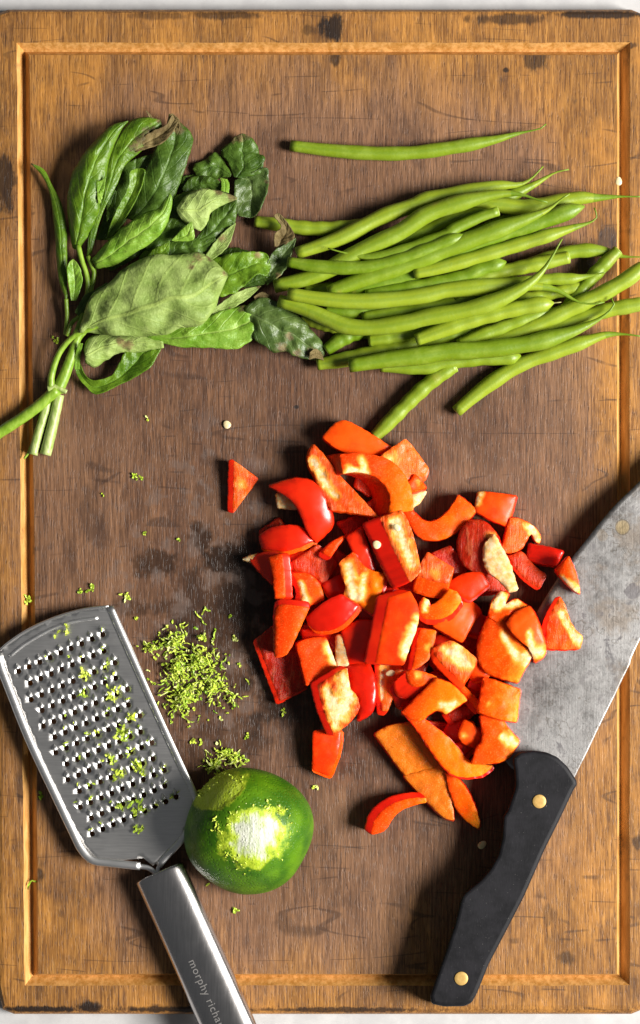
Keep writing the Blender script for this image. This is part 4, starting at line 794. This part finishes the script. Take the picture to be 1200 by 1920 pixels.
pepper('thin orange bar between the pale chip and the creased square', P4, [(570, 312), (602, 304), (716, 420), (702, 472), (640, 402)], 56, 'flesh', 'skin2', 36, (0, 0), (0.1, 0.1), 2, 1.4)
pepper('creased orange square lying half on the blade', P4, [(710, 462), (746, 274), (850, 308), (942, 342), (922, 516), (830, 502)], 78, 'flesh', 'skin2', 30, (0, 2), (0.05, 0.1), -5, 3, [(770, 420, 20)])
pepper('orange piece with a bright white corner touching the knife handle', P4, [(720, 490), (842, 500), (872, 560), (936, 622), (922, 662), (852, 752), (680, 747), (702, 662), (742, 622)], 70, 'flesh', 'skin', 36, (0, 0), (0.1, 0.05), 6, 2, [(890, 620, 54), (920, 640, 34), (850, 600, 30)])
pepper('tiny red pepper scrap by the small orange knob', P4, [(580, 652), (632, 640), (682, 682), (640, 722)], 40, 'skin', 'skin', 28)
pepper('amber pepper slab lying flat, upper half of the cut pair', P4, [(135, 592), (200, 546), (332, 528), (440, 680), (490, 764), (298, 816)], 28, 'slab', 'skin', 24, (-4, 4), (0.05, 0.05), 1, 1.8)
pepper('amber pepper slab lying flat, lower half of the cut pair', P4, [(296, 828), (500, 772), (545, 830), (562, 960), (572, 1066), (520, 1062), (440, 985)], 26, 'slab', 'skin', 23, (-4, 4), (0.05, 0.05), 1, 1.8)
pepper('orange strip leaning against the lower amber slab', P4, [(530, 812), (592, 830), (662, 922), (722, 1082), (706, 1116), (622, 1062), (560, 960)], 36, 'flesh', 'skin', 32, (4, 0), (0.1, 0.05), 4, 1.6)
pepper('small red and orange crescent lying apart below the amber slabs', P4, [(112, 1150), (132, 1065), (200, 995), (300, 955), (408, 950), (412, 976), (310, 1000), (240, 1042), (190, 1138)], 36, 'flesh', 'skin', 33, (-34, -26), (0.1, 0.1), 2, 1.4)
pepper('small red scrap left of the creased square', P4, [(655, 335), (672, 280), (740, 288), (735, 360), (690, 370)], 50, 'skin', 'skin', 34)
pepper('small orange scrap under the lobed cluster', P4, [(660, 262), (702, 180), (775, 240), (745, 285), (690, 300)], 62, 'skin2', 'skin', 40)
for fx, fy, fr in ((520, 1010, 34), (575, 1060, 34), (625, 1060, 36), (660, 1130, 40), (700, 1060, 40), (560, 1130, 36), (600, 1190, 40), (650, 1200, 38), (720, 1210, 42), (780, 1110, 40), (790, 1180, 40), (835, 1230, 40), (760, 1260, 40), (850, 1130, 36), (890, 1190, 40), (820, 1290, 38), (880, 1300, 36), (720, 960, 34), (640, 1280, 34), (860, 1380, 34), (905, 1390, 30), (690, 900, 30), (920, 1240, 34)):
    a0 = random.uniform(0, 6.28); pepper('dark red pepper piece buried deep in the heap', AB, [(fx + fr * random.uniform(0.8, 1.1) * math.cos(a0 + k * 1.2566), fy + fr * random.uniform(0.8, 1.1) * math.sin(a0 + k * 1.2566)) for k in range(5)], random.uniform(20, 28), random.choice(('skin', 'innerd')), 'skin', 19, (0, 0), (random.uniform(-.15, .15), random.uniform(-.15, .15)))
pepper('dark filler piece of red pepper under the long curved strip', P4, [(430, 520), (560, 530), (620, 620), (600, 690), (520, 600)], 16, 'innerd', 'skin', 14)
def seed(label, x, y, z, r=7, a=0.4, e=1.35):
    V = []; F = []; n = 12; m = 7; sq = 0.35
    for j in range(m + 1):
        ph = math.pi * j / m
        for k in range(n):
            t = 2 * math.pi * k / n; X = r * math.sin(ph) * math.cos(t) * e * (1 - 0.18 * math.cos(t)); Y = r * math.sin(ph) * math.sin(t); Z = r * sq * math.cos(ph) * (1 - 0.35 * math.sin(ph) ** 8 * 0)
            V.append(W(x + X * math.cos(a) - Y * math.sin(a), y + X * math.sin(a) + Y * math.cos(a), z + r * sq + Z))
    for j in range(m):
        for k in range(n): F.append((j * n + k, (j + 1) * n + k, (j + 1) * n + (k + 1) % n, j * n + (k + 1) % n))
    tag(mesh_obj('pepper_seed', V, F, M_SEED), label, 'seed', 'loose pepper seeds')
seed('pale pepper seed lying alone on the wood above the red triangle', 426, 797, 0, 7.5, 0.9, 1.1)
seed('pale seed stuck to the red side of the big pepper block', 707, 1022, 71, 8, 0.8, 1.05)
seed('pale seed sitting on the streaked face of the big pepper block', 745, 990, 84, 6, 0.8)
seed('tan seed in the groove edge at upper right', 1160, 341, -3, 6.5, 1.5)
seed('tan seed in the shadow of the knife handle', 903, 1585, 0, 7, 2.4)
seed('cream seed on the seedy pepper wedge', 733, 1262, 47, 6, -0.2, 1.6)

# ------------------------------------------------------------------ grater
PZ = 30                                    # height of the plate above the board
grater = empty('hand_grater', W(150, 1400, 0))
tag(grater, 'stainless steel hand grater with zest on its teeth at lower left', 'grater')
A_ = (62.2, -27.2); starts = [(110, 433), (179, 503), (184, 600), (249, 664), (256, 757), (324, 822), (330, 914), (396, 982), (402, 1074), (470, 1142), (475, 1237), (541, 1302), (546, 1395)]
holes = []
for r, s in enumerate(starts):
    for k in range(9 if r % 2 == 0 else 8): holes.append(G0([(s[0] + A_[0] * k, s[1] + A_[1] * k)])[0])
pl_out = G0([(-8, 318), (60, 262), (170, 190), (320, 122), (480, 74), (640, 50), (672, 52), (800, 335), (950, 690), (1165, 1180), (1172, 1250), (1100, 1400), (950, 1560), (905, 1590), (850, 1545), (700, 1560), (560, 1550), (505, 1490), (430, 1360), (250, 1000), (100, 600)])
def plate():
    P = []
    for i in range(len(pl_out)):
        a = pl_out[i]; b = pl_out[(i + 1) % len(pl_out)]; n = max(1, round(math.dist(a, b) / 12))
        P += [(a[0] + (b[0] - a[0]) * k / n, a[1] + (b[1] - a[1]) * k / n) for k in range(n)]
    pts = list(P); E = [(i, (i + 1) % len(P)) for i in range(len(P))]; HR = 5.1
    for (hx, hy) in holes:
        b = len(pts); pts += [(hx + HR * math.cos(2 * math.pi * k / 12), hy + 1.6 + HR * 1.05 * math.sin(2 * math.pi * k / 12)) for k in range(12)]
        E += [(b + k, b + (k + 1) % 12) for k in range(12)]
    x = -10
    while x < 380:
        y = 1130
        while y < 1640:
            if inside(x, y, P) and edge_dist(x, y, P) > 4 and all(math.hypot(x - h[0], y - h[1]) > 8.5 for h in holes): pts.append((x, y))
            y += 9
        x += 9
    vs, es, fs, *_ = delaunay_2d_cdt([Vector(p) for p in pts], E, [], 0, 1e-4)
    Q = [(v.x, v.y) for v in vs]; tri = []
    for f in fs:
        cx = sum(Q[i][0] for i in f) / 3; cy = sum(Q[i][1] for i in f) / 3
        if inside(cx, cy, P) and all(((cx - h[0]) ** 2 + ((cy - h[1] - 1.6) / 1.05) ** 2) > (HR * 0.93) ** 2 for h in holes):
            a = sum(Q[f[i]][0] * Q[f[(i + 1) % 3]][1] - Q[f[(i + 1) % 3]][0] * Q[f[i]][1] for i in range(3)); tri.append(tuple(f) if a < 0 else tuple(reversed(f)))
    def zf(x, y): return PZ + 1.5 * math.sin((x + y) * 0.008)
    o = mesh_obj('plate', [W(x, y, zf(x, y)) for x, y in Q], tri, M_PLATE, grater)
    md = o.modifiers.new('thickness', 'SOLIDIFY'); md.thickness = 0.0006; md.offset = -1
    return zf
ZF = plate()
# one tooth: a hood that rises towards its hole; every other tooth shares its mesh
def tooth_mesh():
    V = []; F = []; n = 10; m = 9; d = Vector((0.30, 0.954)).normalized(); s = Vector((d.y, -d.x))
    for i in range(n + 1):
        u = i / n; along = -16.5 + 12.6 * u; hgt = 6.0 * math.sin(u * math.pi * 0.62) ** 1.3; wd = 3.7 * (0.25 + 0.75 * sm(0, 0.55, u))
        for k in range(m + 1):
            a = math.pi * k / m; p = d * along + s * (math.cos(a) * wd)
            V.append(Vector((p.x * K, -p.y * K, (hgt * math.sin(a) + 0.15) * K)))
    for i in range(n):
        for k in range(m):
            q = i * (m + 1) + k; F.append((q, q + 1, q + m + 2, q + m + 1))
    me = bpy.data.meshes.new('tooth'); me.from_pydata(V, [], F); me.materials.append(M_TOOTH); me.polygons.foreach_set('use_smooth', [True] * len(me.polygons))
    return me
TM = tooth_mesh()
for (hx, hy) in holes:
    o = bpy.data.objects.new('tooth', TM); COL.objects.link(o); o.parent = grater; o.location = W(hx, hy, ZF(hx, hy)) - grater.location; o.rotation_euler = (0, 0, random.gauss(0, 0.09)); o.scale = (random.uniform(0.92, 1.08), random.uniform(0.9, 1.06), random.uniform(0.8, 1.15))
def gtube(name, pts, r, z, mat, n=40, flat=0.5, parent=None):
    q = catmull(pts, n); V, F = tube([W(p[0], p[1], z(p[0], p[1]) if callable(z) else z) for p in q], [r * K] * n, 14, True, flat); return mesh_obj(name, V, F, mat, parent or grater)
zr = lambda x, y: ZF(x, y) + 1.0
gtube('rim', G0([(-10, 330), (0, 400), (60, 560), (180, 860), (330, 1180), (430, 1390), (480, 1490), (545, 1556), (640, 1572), (830, 1592)]), 7.6, zr, M_RIM, 60)
gtube('rim', G0([(652, 56), (700, 170), (800, 395), (950, 730), (1060, 970), (1160, 1190), (1165, 1290), (1080, 1430), (980, 1540), (942, 1590)]), 6.4, zr, M_RIM, 60)
gtube('prong', G0([(825, 1592), (880, 1603), (925, 1640), (940, 1700)]), 5.0, 28, M_RIM, 16)
gtube('prong', G0([(945, 1585), (935, 1620), (960, 1700)]), 4.0, 28, M_RIM, 16)
gtube('ridge', G0([(56, 350), (150, 275), (300, 190), (440, 142), (580, 122)]), 3.4, lambda x, y: ZF(x, y) + 0.3, M_RIM, 30, 0.7)
gtube('top_edge', G0([(-4, 316), (60, 262), (170, 190), (320, 122), (480, 74), (645, 52)]), 2.4, lambda x, y: ZF(x, y) - 0.4, M_PLATE, 30, 0.8)
# handle: an oval steel tube, its axis leaning 24 degrees
hx0, hy0 = 298.0, 1634.0; ax = Vector((math.sin(AXR), math.cos(AXR))); sx = Vector((math.cos(AXR), -math.sin(AXR)))
HW, HH, HZ = 49.0, 26.0, 27.0
def hprof(a):
    c, s_ = math.cos(a), math.sin(a); return HW * math.copysign(abs(c) ** 0.72, c), HH * math.copysign(abs(s_) ** 0.9, s_)
def handle_z(t): return HZ + HH * (max(0, 1 - abs(t / HW) ** (2 / 0.72))) ** 0.45
V = []; F = []; n = 48; seq = [(0, 0.80), (0.6, 0.93), (3, 0.99), (6, 1.0), (12, 1.0), (200, 1.01), (470, 1.03), (500, 1.0), (512, 0.85)]
for i, (l, sc) in enumerate(seq):
    for k in range(n):
        t, z = hprof(2 * math.pi * k / n); p = ax * (l - 0.06 * t * 0) + sx * (t * sc); V.append(W(hx0 + p.x, hy0 + p.y, HZ + z * sc))
for i in range(len(seq) - 1):
    for k in range(n): F.append((i * n + k, (i + 1) * n + k, (i + 1) * n + (k + 1) % n, i * n + (k + 1) % n))
F.append(tuple(range(n))); F.append(tuple((len(seq) - 1) * n + k for k in range(n - 1, -1, -1)))
mesh_obj('handle', V, F, M_HANDLE, grater)
cu = bpy.data.curves.new('lettering', 'FONT'); cu.body = 'morphy richards'; cu.size = 21; cu.space_character = 1.12; cu.resolution_u = 4
tmp = bpy.data.objects.new('tmp', cu); COL.objects.link(tmp); dg = bpy.context.evaluated_depsgraph_get(); dg.update()
tme = bpy.data.meshes.new_from_object(tmp.evaluated_get(dg)); bpy.data.objects.remove(tmp)
V = []
for v in tme.vertices:
    l = 176 + v.co.x; t = -15.0 + v.co.y - 4; p = ax * l + sx * t
    V.append(W(hx0 + p.x, hy0 + p.y, handle_z(t / 1.01) * 1.005 + 1.0))
mesh_obj('lettering', V, [tuple(p.vertices) for p in tme.polygons], M_ETCH, grater, smooth=False)

# ------------------------------------------------------------------ lime
LC = (466.0, 1558.0); LRX, LRY, LRZ = 121.0, 118.0, 112.0
lime = empty('lime', W(LC[0], LC[1], 0)); tag(lime, 'green lime half, cut side down, with two grated patches', 'lime')
def lime_mesh():
    V = []; F = []; Z = []; WH = []; n = 200; m = 110; cz = 44.0
    tn = Vector((0.15, 0.17, 1)).normalized()          # tilt of the cut face (image x right, y down)
    for j in range(m + 1):
        ph = (math.pi * 0.5 + 0.22) * j / m
        for k in range(n):
            th = 2 * math.pi * k / n
            x = math.sin(ph) * math.cos(th); y = math.sin(ph) * math.sin(th); z = math.cos(ph)
            sc = 1 + 0.05 * noise.noise(Vector((x * 1.2 + 3, y * 1.2, z * 1.2))) + 0.018 * math.cos(4 * th + 0.9) * math.sin(ph) ** 2 
            X, Y, ZZ = x * LRX * sc, y * LRY * sc, z * LRZ * sc
            rim = (0.22 - (ph - math.pi * 0.5)) if ph > math.pi * 0.5 else 1
            px, py = LC[0] + X, LC[1] + Y
            def blob(cx, cy, rx, ry, rot):
                c, s_ = math.cos(rot), math.sin(rot); dx, dy = px - cx, py - cy
                a = (dx * c + dy * s_) / rx; b = (-dx * s_ + dy * c) / ry; return 1.25 - math.hypot(a, b)
            f = noise.noise(Vector((px * 0.05, py * 0.05, 2))) * 0.28
            z1 = blob(479, 1567, 74, 64, -0.55) + f; z2 = blob(412, 1482, 62, 36, -0.55) + f
            z2 = min(z2, 0.62)
            zm = max(z1, z2); zm = min(max(zm, 0), 1.15)
            cut = 1 - 0.028 * sm(0.35, 0.8, zm); X *= cut; Y *= cut; ZZ *= cut
            V.append(W(LC[0] + X, LC[1] + Y, max(cz + ZZ - 0.10 * X * 0.9 + 0.06 * Y * -0.5, 1.0))); Z.append(zm); WH.append(1.0 if z1 > z2 else 0.12)
    for j in range(m):
        for k in range(n): F.append((j * n + k, (j + 1) * n + k, (j + 1) * n + (k + 1) % n, j * n + (k + 1) % n))
    mesh_obj('peel', V, F, M_LIME, lime, {'zest': Z, 'white': WH, 'edge': [0] * len(V)})
    last = V[-n:]; c = sum(last, Vector()) / n
    V2 = [v + (v - c) * 0.004 - Vector((0, 0, 0.0004)) for v in last] + [c + (v - c) * 0.94 - Vector((0, 0, 0.0012)) for v in last] + [c - Vector((0, 0, 0.0012))]
    F2 = [(k, n + k, n + (k + 1) % n, (k + 1) % n) for k in range(n)] + [(n + k, 2 * n, n + (k + 1) % n) for k in range(n)]
    mesh_obj('cut_face', V2, F2, M_LIMECUT, lime)
lime_mesh()
def lime_z(x, y):
    X, Y = x - LC[0], y - LC[1]; q = 1 - (X / LRX) ** 2 - (Y / LRY) ** 2
    return 44 + LRZ * math.sqrt(max(q, 0)) * 0.985 - 0.09 * X - 0.03 * Y

# ------------------------------------------------------------------ zest
def shreds(items):
    """items: (x, y, z, length, width, heading, tint) -> one mesh of little curled strips"""
    V = []; F = []; T = []
    for (x, y, z, L, wd, a, ti) in items:
        b = len(V); c = random.uniform(-1.6, 1.6); h = a; px, py = x, y; n = 4; lift = random.uniform(0, 0.3) * L
        for i in range(n + 1):
            u = i / n; wi = wd * (0.35 + 0.65 * math.sin(math.pi * min(max(u, 0.12), 0.9))) * random.uniform(0.75, 1.25) / 2; zz = z + lift * u * (1 - 0.5 * u) + random.uniform(0, 0.8)
            nx, ny = -math.sin(h), math.cos(h); tw = random.uniform(-1.0, 1.0) * wi
            for (sg, dz) in ((-1, 0), (-1, 0.9), (1, 0.9), (1, 0)): V.append(W(px + nx * wi * sg, py + ny * wi * sg, zz + dz + sg * tw)); T.append(min(max(ti + random.uniform(-.08, .08), 0), 1))
            px += math.cos(h) * L / n; py += math.sin(h) * L / n; h += c / n
        for i in range(n):
            for k in range(4):
                p = b + i * 4; F.append((p + k, p + (k + 1) % 4, p + 4 + (k + 1) % 4, p + 4 + k))
        F.append((b, b + 1, b + 2, b + 3)); F.append((b + n * 4 + 3, b + n * 4 + 2, b + n * 4 + 1, b + n * 4))
    return V, F, {'tint': T}
def heap(blobs, n, zh, L=(5, 13), wd=(2.5, 5.5), t0=0.35):
    it = []
    wsum = [b[2] * b[3] * b[4] for b in blobs]
    for _ in range(n):
        b = random.choices(blobs, wsum)[0]; r = min(abs(random.gauss(0, 0.52)), 1.25); a = random.uniform(0, 6.283)
        x = b[0] + b[2] * r * math.cos(a); y = b[1] + b[3] * r * math.sin(a); z = max(0, 1 - r) * zh * random.random() * b[4] + 0.5
        it.append((x, y, z, *(lambda big: (random.uniform(8, 17), random.uniform(1.4, 2.8)) if not big else (random.uniform(*L), random.uniform(*wd)))(random.random() < 0.62), random.uniform(0, 6.283), min(1, max(0, random.gauss(t0, 0.27)))))
    return shreds(it)
v = heap([(325, 1205, 40, 38, 1.0), (332, 1258, 44, 44, 1.0), (375, 1240, 62, 46, 0.8), (345, 1305, 48, 56, 1.0), (400, 1290, 50, 50, 0.6), (285, 1215, 56, 12, 0.6), (435, 1310, 16, 22, 0.7), (380, 1195, 26, 14, 0.5)], 950, 24, (3.5, 9), (2.2, 5.5), 0.56)
tag(mesh_obj('zest_heap', *v[:2], M_ZEST, None, v[2], smooth=False), 'loose heap of lime zest between the grater and the peppers', 'lime zest', None, 'stuff')
v = heap([(422, 1410, 34, 14, 0.7), (400, 1435, 22, 18, 0.8), (440, 1425, 24, 16, 0.8)], 170, 12, (3.5, 9), (2.2, 5.5), 0.6)
tag(mesh_obj('zest_heap', *v[:2], M_ZEST, None, v[2], smooth=False), 'small clump of pale zest against the top of the lime', 'lime zest', None, 'stuff')
def fleck(label, x, y, n=3, L=8, z=0.5, t=0.5, spread=3, name='zest_fleck', wd=5):
    it = [(x + random.uniform(-spread, spread), y + random.uniform(-spread, spread), z + i * 0.4, L * random.uniform(0.6, 1.2), wd * random.uniform(0.6, 1.2), random.uniform(0, 6.28), min(1, max(0, t + random.uniform(-.2, .2)))) for i in range(n)]
    v = shreds(it); tag(mesh_obj(name, *v[:2], M_ZEST, None, v[2], smooth=False), label, 'zest fleck', 'loose flecks of lime zest')
fleck('zest fleck in the left groove above the grater', 50, 1126, 6, 10, -8, 0.6, 5)
fleck('green zest fleck above the grater, left of the pale one', 147, 1112, 3, 9, 0.5, 0.4)
fleck('green branching zest fleck above the middle of the grater', 170, 1106, 6, 11, 0.5, 0.35, 6)
fleck('pale zest fleck above the right corner of the grater', 234, 1117, 6, 10, 0.5, 0.8, 5)
fleck('pale chip on the wood below the basil leaves', 276, 784, 2, 8, 0.5, 0.9, 1)
fleck('bright zest fleck midway between basil and grater', 258, 894, 5, 9, 0.5, 0.5, 4)
fleck('small zest fleck right of the midway one', 266, 897, 2, 6, 0.5, 0.5, 1)
fleck('tiny zest fleck on the bare wood above the wet stain', 268, 1000, 2, 7, 0.5, 0.5, 1)
fleck('tiny zest fleck beside the wet stain', 337, 1011, 2, 6, 0.5, 0.4, 1)
fleck('tiny zest fleck far left of the bare wood', 192, 928, 2, 5, 0.5, 0.4, 1)
fleck('long zest curl above the zest heap', 385, 1138, 2, 24, 0.5, 0.45, 2, wd=4)
fleck('short zest curl above the zest heap at left', 377, 1158, 2, 16, 0.5, 0.4, 1, wd=4)
fleck('small dark zest fleck right of the long curl', 433, 1153, 2, 7, 0.5, 0.3, 1)
fleck('oval pale zest fleck right of the zest heap', 436, 1199, 3, 12, 0.5, 0.95, 2)
fleck('round green zest fleck below the dark red square', 530, 1335, 4, 7, 0.5, 0.45, 2)
fleck('two tone zest fleck between heap and lime at left', 360, 1391, 4, 11, 0.5, 0.6, 5)
fleck('zest fleck between heap and lime in the middle', 378, 1392, 3, 8, 0.5, 0.55, 3)
fleck('zest crumb nearest the pale clump', 463, 1381, 3, 10, 0.5, 0.5, 4)
fleck('zest fleck on the wood below the lime', 440, 1709, 6, 9, 0.5, 0.45, 4)
fleck('yellow zest crumb at the foot of the lime', 387, 1658, 2, 6, 0.5, 0.6, 1)
fleck('zest thread lying in the left groove beside the grater', 59, 1650, 2, 22, -6, 0.2, 1, wd=4)
fleck('dark zest fleck left of the grater rim', 78, 1492, 4, 8, 0.5, 0.15, 4)
fleck('white crumb on the wood right of the lime', 590, 1473, 3, 9, 0.5, 1.0, 2)
fleck('faint crumb beside the basil stem', 104, 634, 5, 7, 0.5, 0.35, 6)
fleck('tiny zest fleck right of the grater at its shoulder', 255, 1162, 2, 6, 0.5, 0.8, 1)
# zest on the grater: separate clumps one can point to, the rest as crumbs
gz = PZ + 4
def onplate(label, x, y, n, L, sp, t=0.5): fleck(label, x, y, n, L, gz, t, sp, 'zest_clump')
onplate('zest clump by the top ridge of the grater', 122, 1182, 5, 11, 4, 0.7)
onplate('small zest crumb left of the clump by the ridge', 106, 1189, 2, 7, 2, 0.7)
onplate('long zest clump in the middle of the grater teeth', 228, 1380, 11, 16, 7, 0.4)
onplate('star shaped zest clump low on the grater teeth', 257, 1442, 13, 12, 9, 0.5)
onplate('zest clump on the bare steel below the teeth', 260, 1560, 8, 11, 6, 0.45)
onplate('thin zest streak along the lowest teeth', 258, 1512, 9, 15, 11, 0.3)
onplate('zest clump on the left of the lowest teeth', 224, 1512, 6, 11, 6, 0.4)
onplate('wide zest clump at the right of the upper teeth', 212, 1300, 12, 12, 10, 0.7)
onplate('round zest clump over a tooth in the upper middle', 156, 1299, 6, 10, 4, 0.45)
onplate('forked zest clump high on the grater', 158, 1262, 9, 12, 9, 0.7)
onplate('zest shred at the right edge of the upper teeth', 200, 1245, 3, 13, 3, 0.6)
onplate('zest clump right of the middle teeth', 243, 1349, 6, 10, 5, 0.55)
onplate('zest clump left of the star shaped one', 224, 1452, 9, 11, 8, 0.55)
onplate('zest clump above the star shaped one', 208, 1427, 7, 10, 6, 0.45)
onplate('zest crumb under the long clump', 243, 1409, 4, 9, 4, 0.55)
it = []
for _ in range(70):
    h = random.choice(holes)
    if h[0] > 120 or random.random() < 0.15: it.append((h[0] + random.uniform(-7, 5), h[1] - random.uniform(-1, 12), gz + random.uniform(1, 5), random.uniform(4, 9), random.uniform(2, 5), random.uniform(0, 6.28), random.uniform(0.2, 0.9)))
v = shreds(it); tag(mesh_obj('zest_crumbs', *v[:2], M_ZEST, None, v[2], smooth=False), 'fine lime zest caught in the teeth of the grater', 'lime zest', None, 'stuff')
# torn fibres round the grated patch belong to the lime
it = []
for _ in range(150):
    a = random.uniform(0, 6.283); r = random.gauss(1.0, 0.10); c, s_ = math.cos(-0.55), math.sin(-0.55)
    ex, ey = 64 * r * math.cos(a), 56 * r * math.sin(a); x = 479 + ex * c - ey * s_; y = 1567 + ex * s_ + ey * c
    it.append((x, y, lime_z(x, y) - 2.5, random.uniform(3, 9), random.uniform(1.5, 3.5), random.uniform(0, 6.28), random.uniform(0.55, 0.95)))
for _ in range(14): x = 405 + random.gauss(0, 6); y = 1545 + random.gauss(0, 9); it.append((x, y, lime_z(x, y) - 1, random.uniform(6, 12), 3, random.uniform(0, 6.28), random.uniform(0.6, 0.9)))
for _ in range(36):
    t = random.random(); x = 375 + 80 * t + random.gauss(0, 4); y = 1492 - 38 * math.sin(t * 2.4) + random.gauss(0, 5); it.append((x, y, lime_z(x, y) - 2, random.uniform(3, 8), 2.8, random.uniform(0, 6.28), random.uniform(0.5, 0.95)))
v = shreds(it); mesh_obj('peel_fibres', *v[:2], M_ZEST, lime, v[2], smooth=False)['kind'] = 'stuff'

# ------------------------------------------------------------------ knife
KB = 46                                      # mid height of the blade
knife = empty('chef_knife', W(KO[0], KO[1], 0)); tag(knife, 'old kitchen knife with patinated blade and black riveted handle', 'knife')
be = crop(1000, 880, 6)([(1200, 130), (1100, 228), (950, 372), (830, 502), (700, 660), (560, 840), (430, 1000), (250, 1260), (100, 1500), (20, 1640)]) + [(982, 1195), (955, 1250), (936, 1310), (930, 1370), (936, 1408), (958, 1440)]
bs = [(1500, 600)] + [(1400, 800)] + crop(900, 1200, 4)([(1195, 10), (1140, 150), (1060, 312), (1030, 380), (900, 640), (800, 850), (740, 968)]) + [(1060, 1495)]
be = [(1500, 600), (1380, 720), (1280, 822)] + be
def blade():
    n = 70; m = 18; a = catmull(be, n); b = catmull(bs, n); V = []; F = []
    for sgn in (1, -1):
        for i in range(n):
            u = i / (n - 1); wd = math.dist(a[i], b[i])
            for k in range(m + 1):
                v = k / m if k < m - 1 else (0.985 if k == m - 1 else 1.0); x = a[i][0] + (b[i][0] - a[i][0]) * v; y = a[i][1] + (b[i][1] - a[i][1]) * v
                th = (0.5 + 3.8 * sm(0, 1.0, v) ** 0.7) * min(1, wd / 60 + 0.1)
                if v < 0.06: th *= 0.5
                z = KB - 16 * (1 - u) + 5 * (v - 0.5) * 2 * -1 + 0.6 * noise.noise(Vector((x * .012, y * .012, 0)))
                V.append(W(x, y, z + sgn * th))
    N = n * (m + 1)
    for i in range(n - 1):
        for k in range(m):
            p = i * (m + 1) + k; F.append((p, p + m + 1, p + m + 2, p + 1)); q = N + p; F.append((q, q + 1, q + m + 2, q + m + 1))
        p = i * (m + 1); F.append((p, p + N, p + N + m + 1, p + m + 1)); p += m; F.append((p, p + m + 1, p + N + m + 1, p + N))
    for k in range(m): p = k; F.append((p, p + 1, p + 1 + N, p + N)); p = (n - 1) * (m + 1) + k; F.append((p, p + N, p + 1 + N, p + 1))
    return mesh_obj('blade', V, F, M_BLADE, knife)
blade()
hc = crop(780, 1480, 3.75); hk = crop(900, 1200, 4)
hout = hk([(246, 880), (300, 842), (400, 828), (500, 842), (580, 878), (655, 948), (722, 1050), (728, 1085)]) + hc([(1110, 0), (1000, 232), (900, 432), (760, 752), (620, 1022), (510, 1232), (430, 1432), (392, 1500), (340, 1525), (200, 1528), (110, 1508), (98, 1450), (200, 1160), (268, 960), (308, 800), (322, 752), (345, 725), (450, 640), (520, 560), (575, 460), (604, 330), (612, 190), (640, 150), (690, 0)]) + hk([(262, 1080), (258, 980), (248, 925)])
def handle_part(name, z0, z1, mat, inset, fil, grow=0):
    P = outline(hout, 9, 0, 0.2)
    n = len(P); rings_ = []; 
    def off(d): 
        o = []
        for i in range(n):
            a = P[i - 1]; c = P[(i + 1) % n]; nx, ny = -(c[1] - a[1]), c[0] - a[0]; L = math.hypot(nx, ny) or 1; o.append((P[i][0] + nx / L * d, P[i][1] + ny / L * d))
        return o
    prof = [(fil, z0), (fil * 0.35, z0 + fil * 0.35), (0, z0 + fil), (0, z1 - fil), (fil * 0.13, z1 - fil * 0.5), (fil * 0.5, z1 - fil * 0.13), (fil, z1), (fil * 1.3, z1 + 0.3)]
    V = []; F = []
    for d, z in prof: V += [W(x, y, z) for x, y in off(d + inset)]
    for r in range(len(prof) - 1):
        for i in range(n): i2 = (i + 1) % n; F.append((r * n + i, r * n + i2, (r + 1) * n + i2, (r + 1) * n + i))
    F = [tuple(reversed(f)) for f in F]
    top = off(prof[-1][0] + inset); Q, tri, _ = triang(top, 14); b0 = len(V)
    V += [W(x, y, prof[-1][1] + 0.02) for x, y in Q]; F += [tuple(b0 + i for i in t) for t in tri]
    b0 = len(V); V += [W(x, y, z0) for x, y in Q]; F += [tuple(b0 + i for i in reversed(t)) for t in tri]
    o = mesh_obj(name, V, F, mat, knife)
    return o
handle_part('handle_scale', KB - 40, KB - 5, M_BLACK, 0, 6)
handle_part('handle_scale', KB + 5, KB + 38, M_BLACK, 0, 6)
handle_part('tang', KB - 5.5, KB + 5.5, M_BLADE, 0.8, 0.5)
for (x, y) in (hc([(867, 85)])[0], hc([(318, 1330)])[0]):
    V = []; F = []; n = 28
    for r, z in ((12.9, KB + 36), (12.9, KB + 39.4), (12.0, KB + 39.9), (6, KB + 40.2)): V += [W(x + r * math.cos(2 * math.pi * k / n), y + r * math.sin(2 * math.pi * k / n), z) for k in range(n)]
    for j in range(3):
        for k in range(n): F.append((j * n + k, (j + 1) * n + k, (j + 1) * n + (k + 1) % n, j * n + (k + 1) % n))
    F.append(tuple(3 * n + k for k in range(n - 1, -1, -1))); mesh_obj('rivet', V, F, M_BRASS, knife)
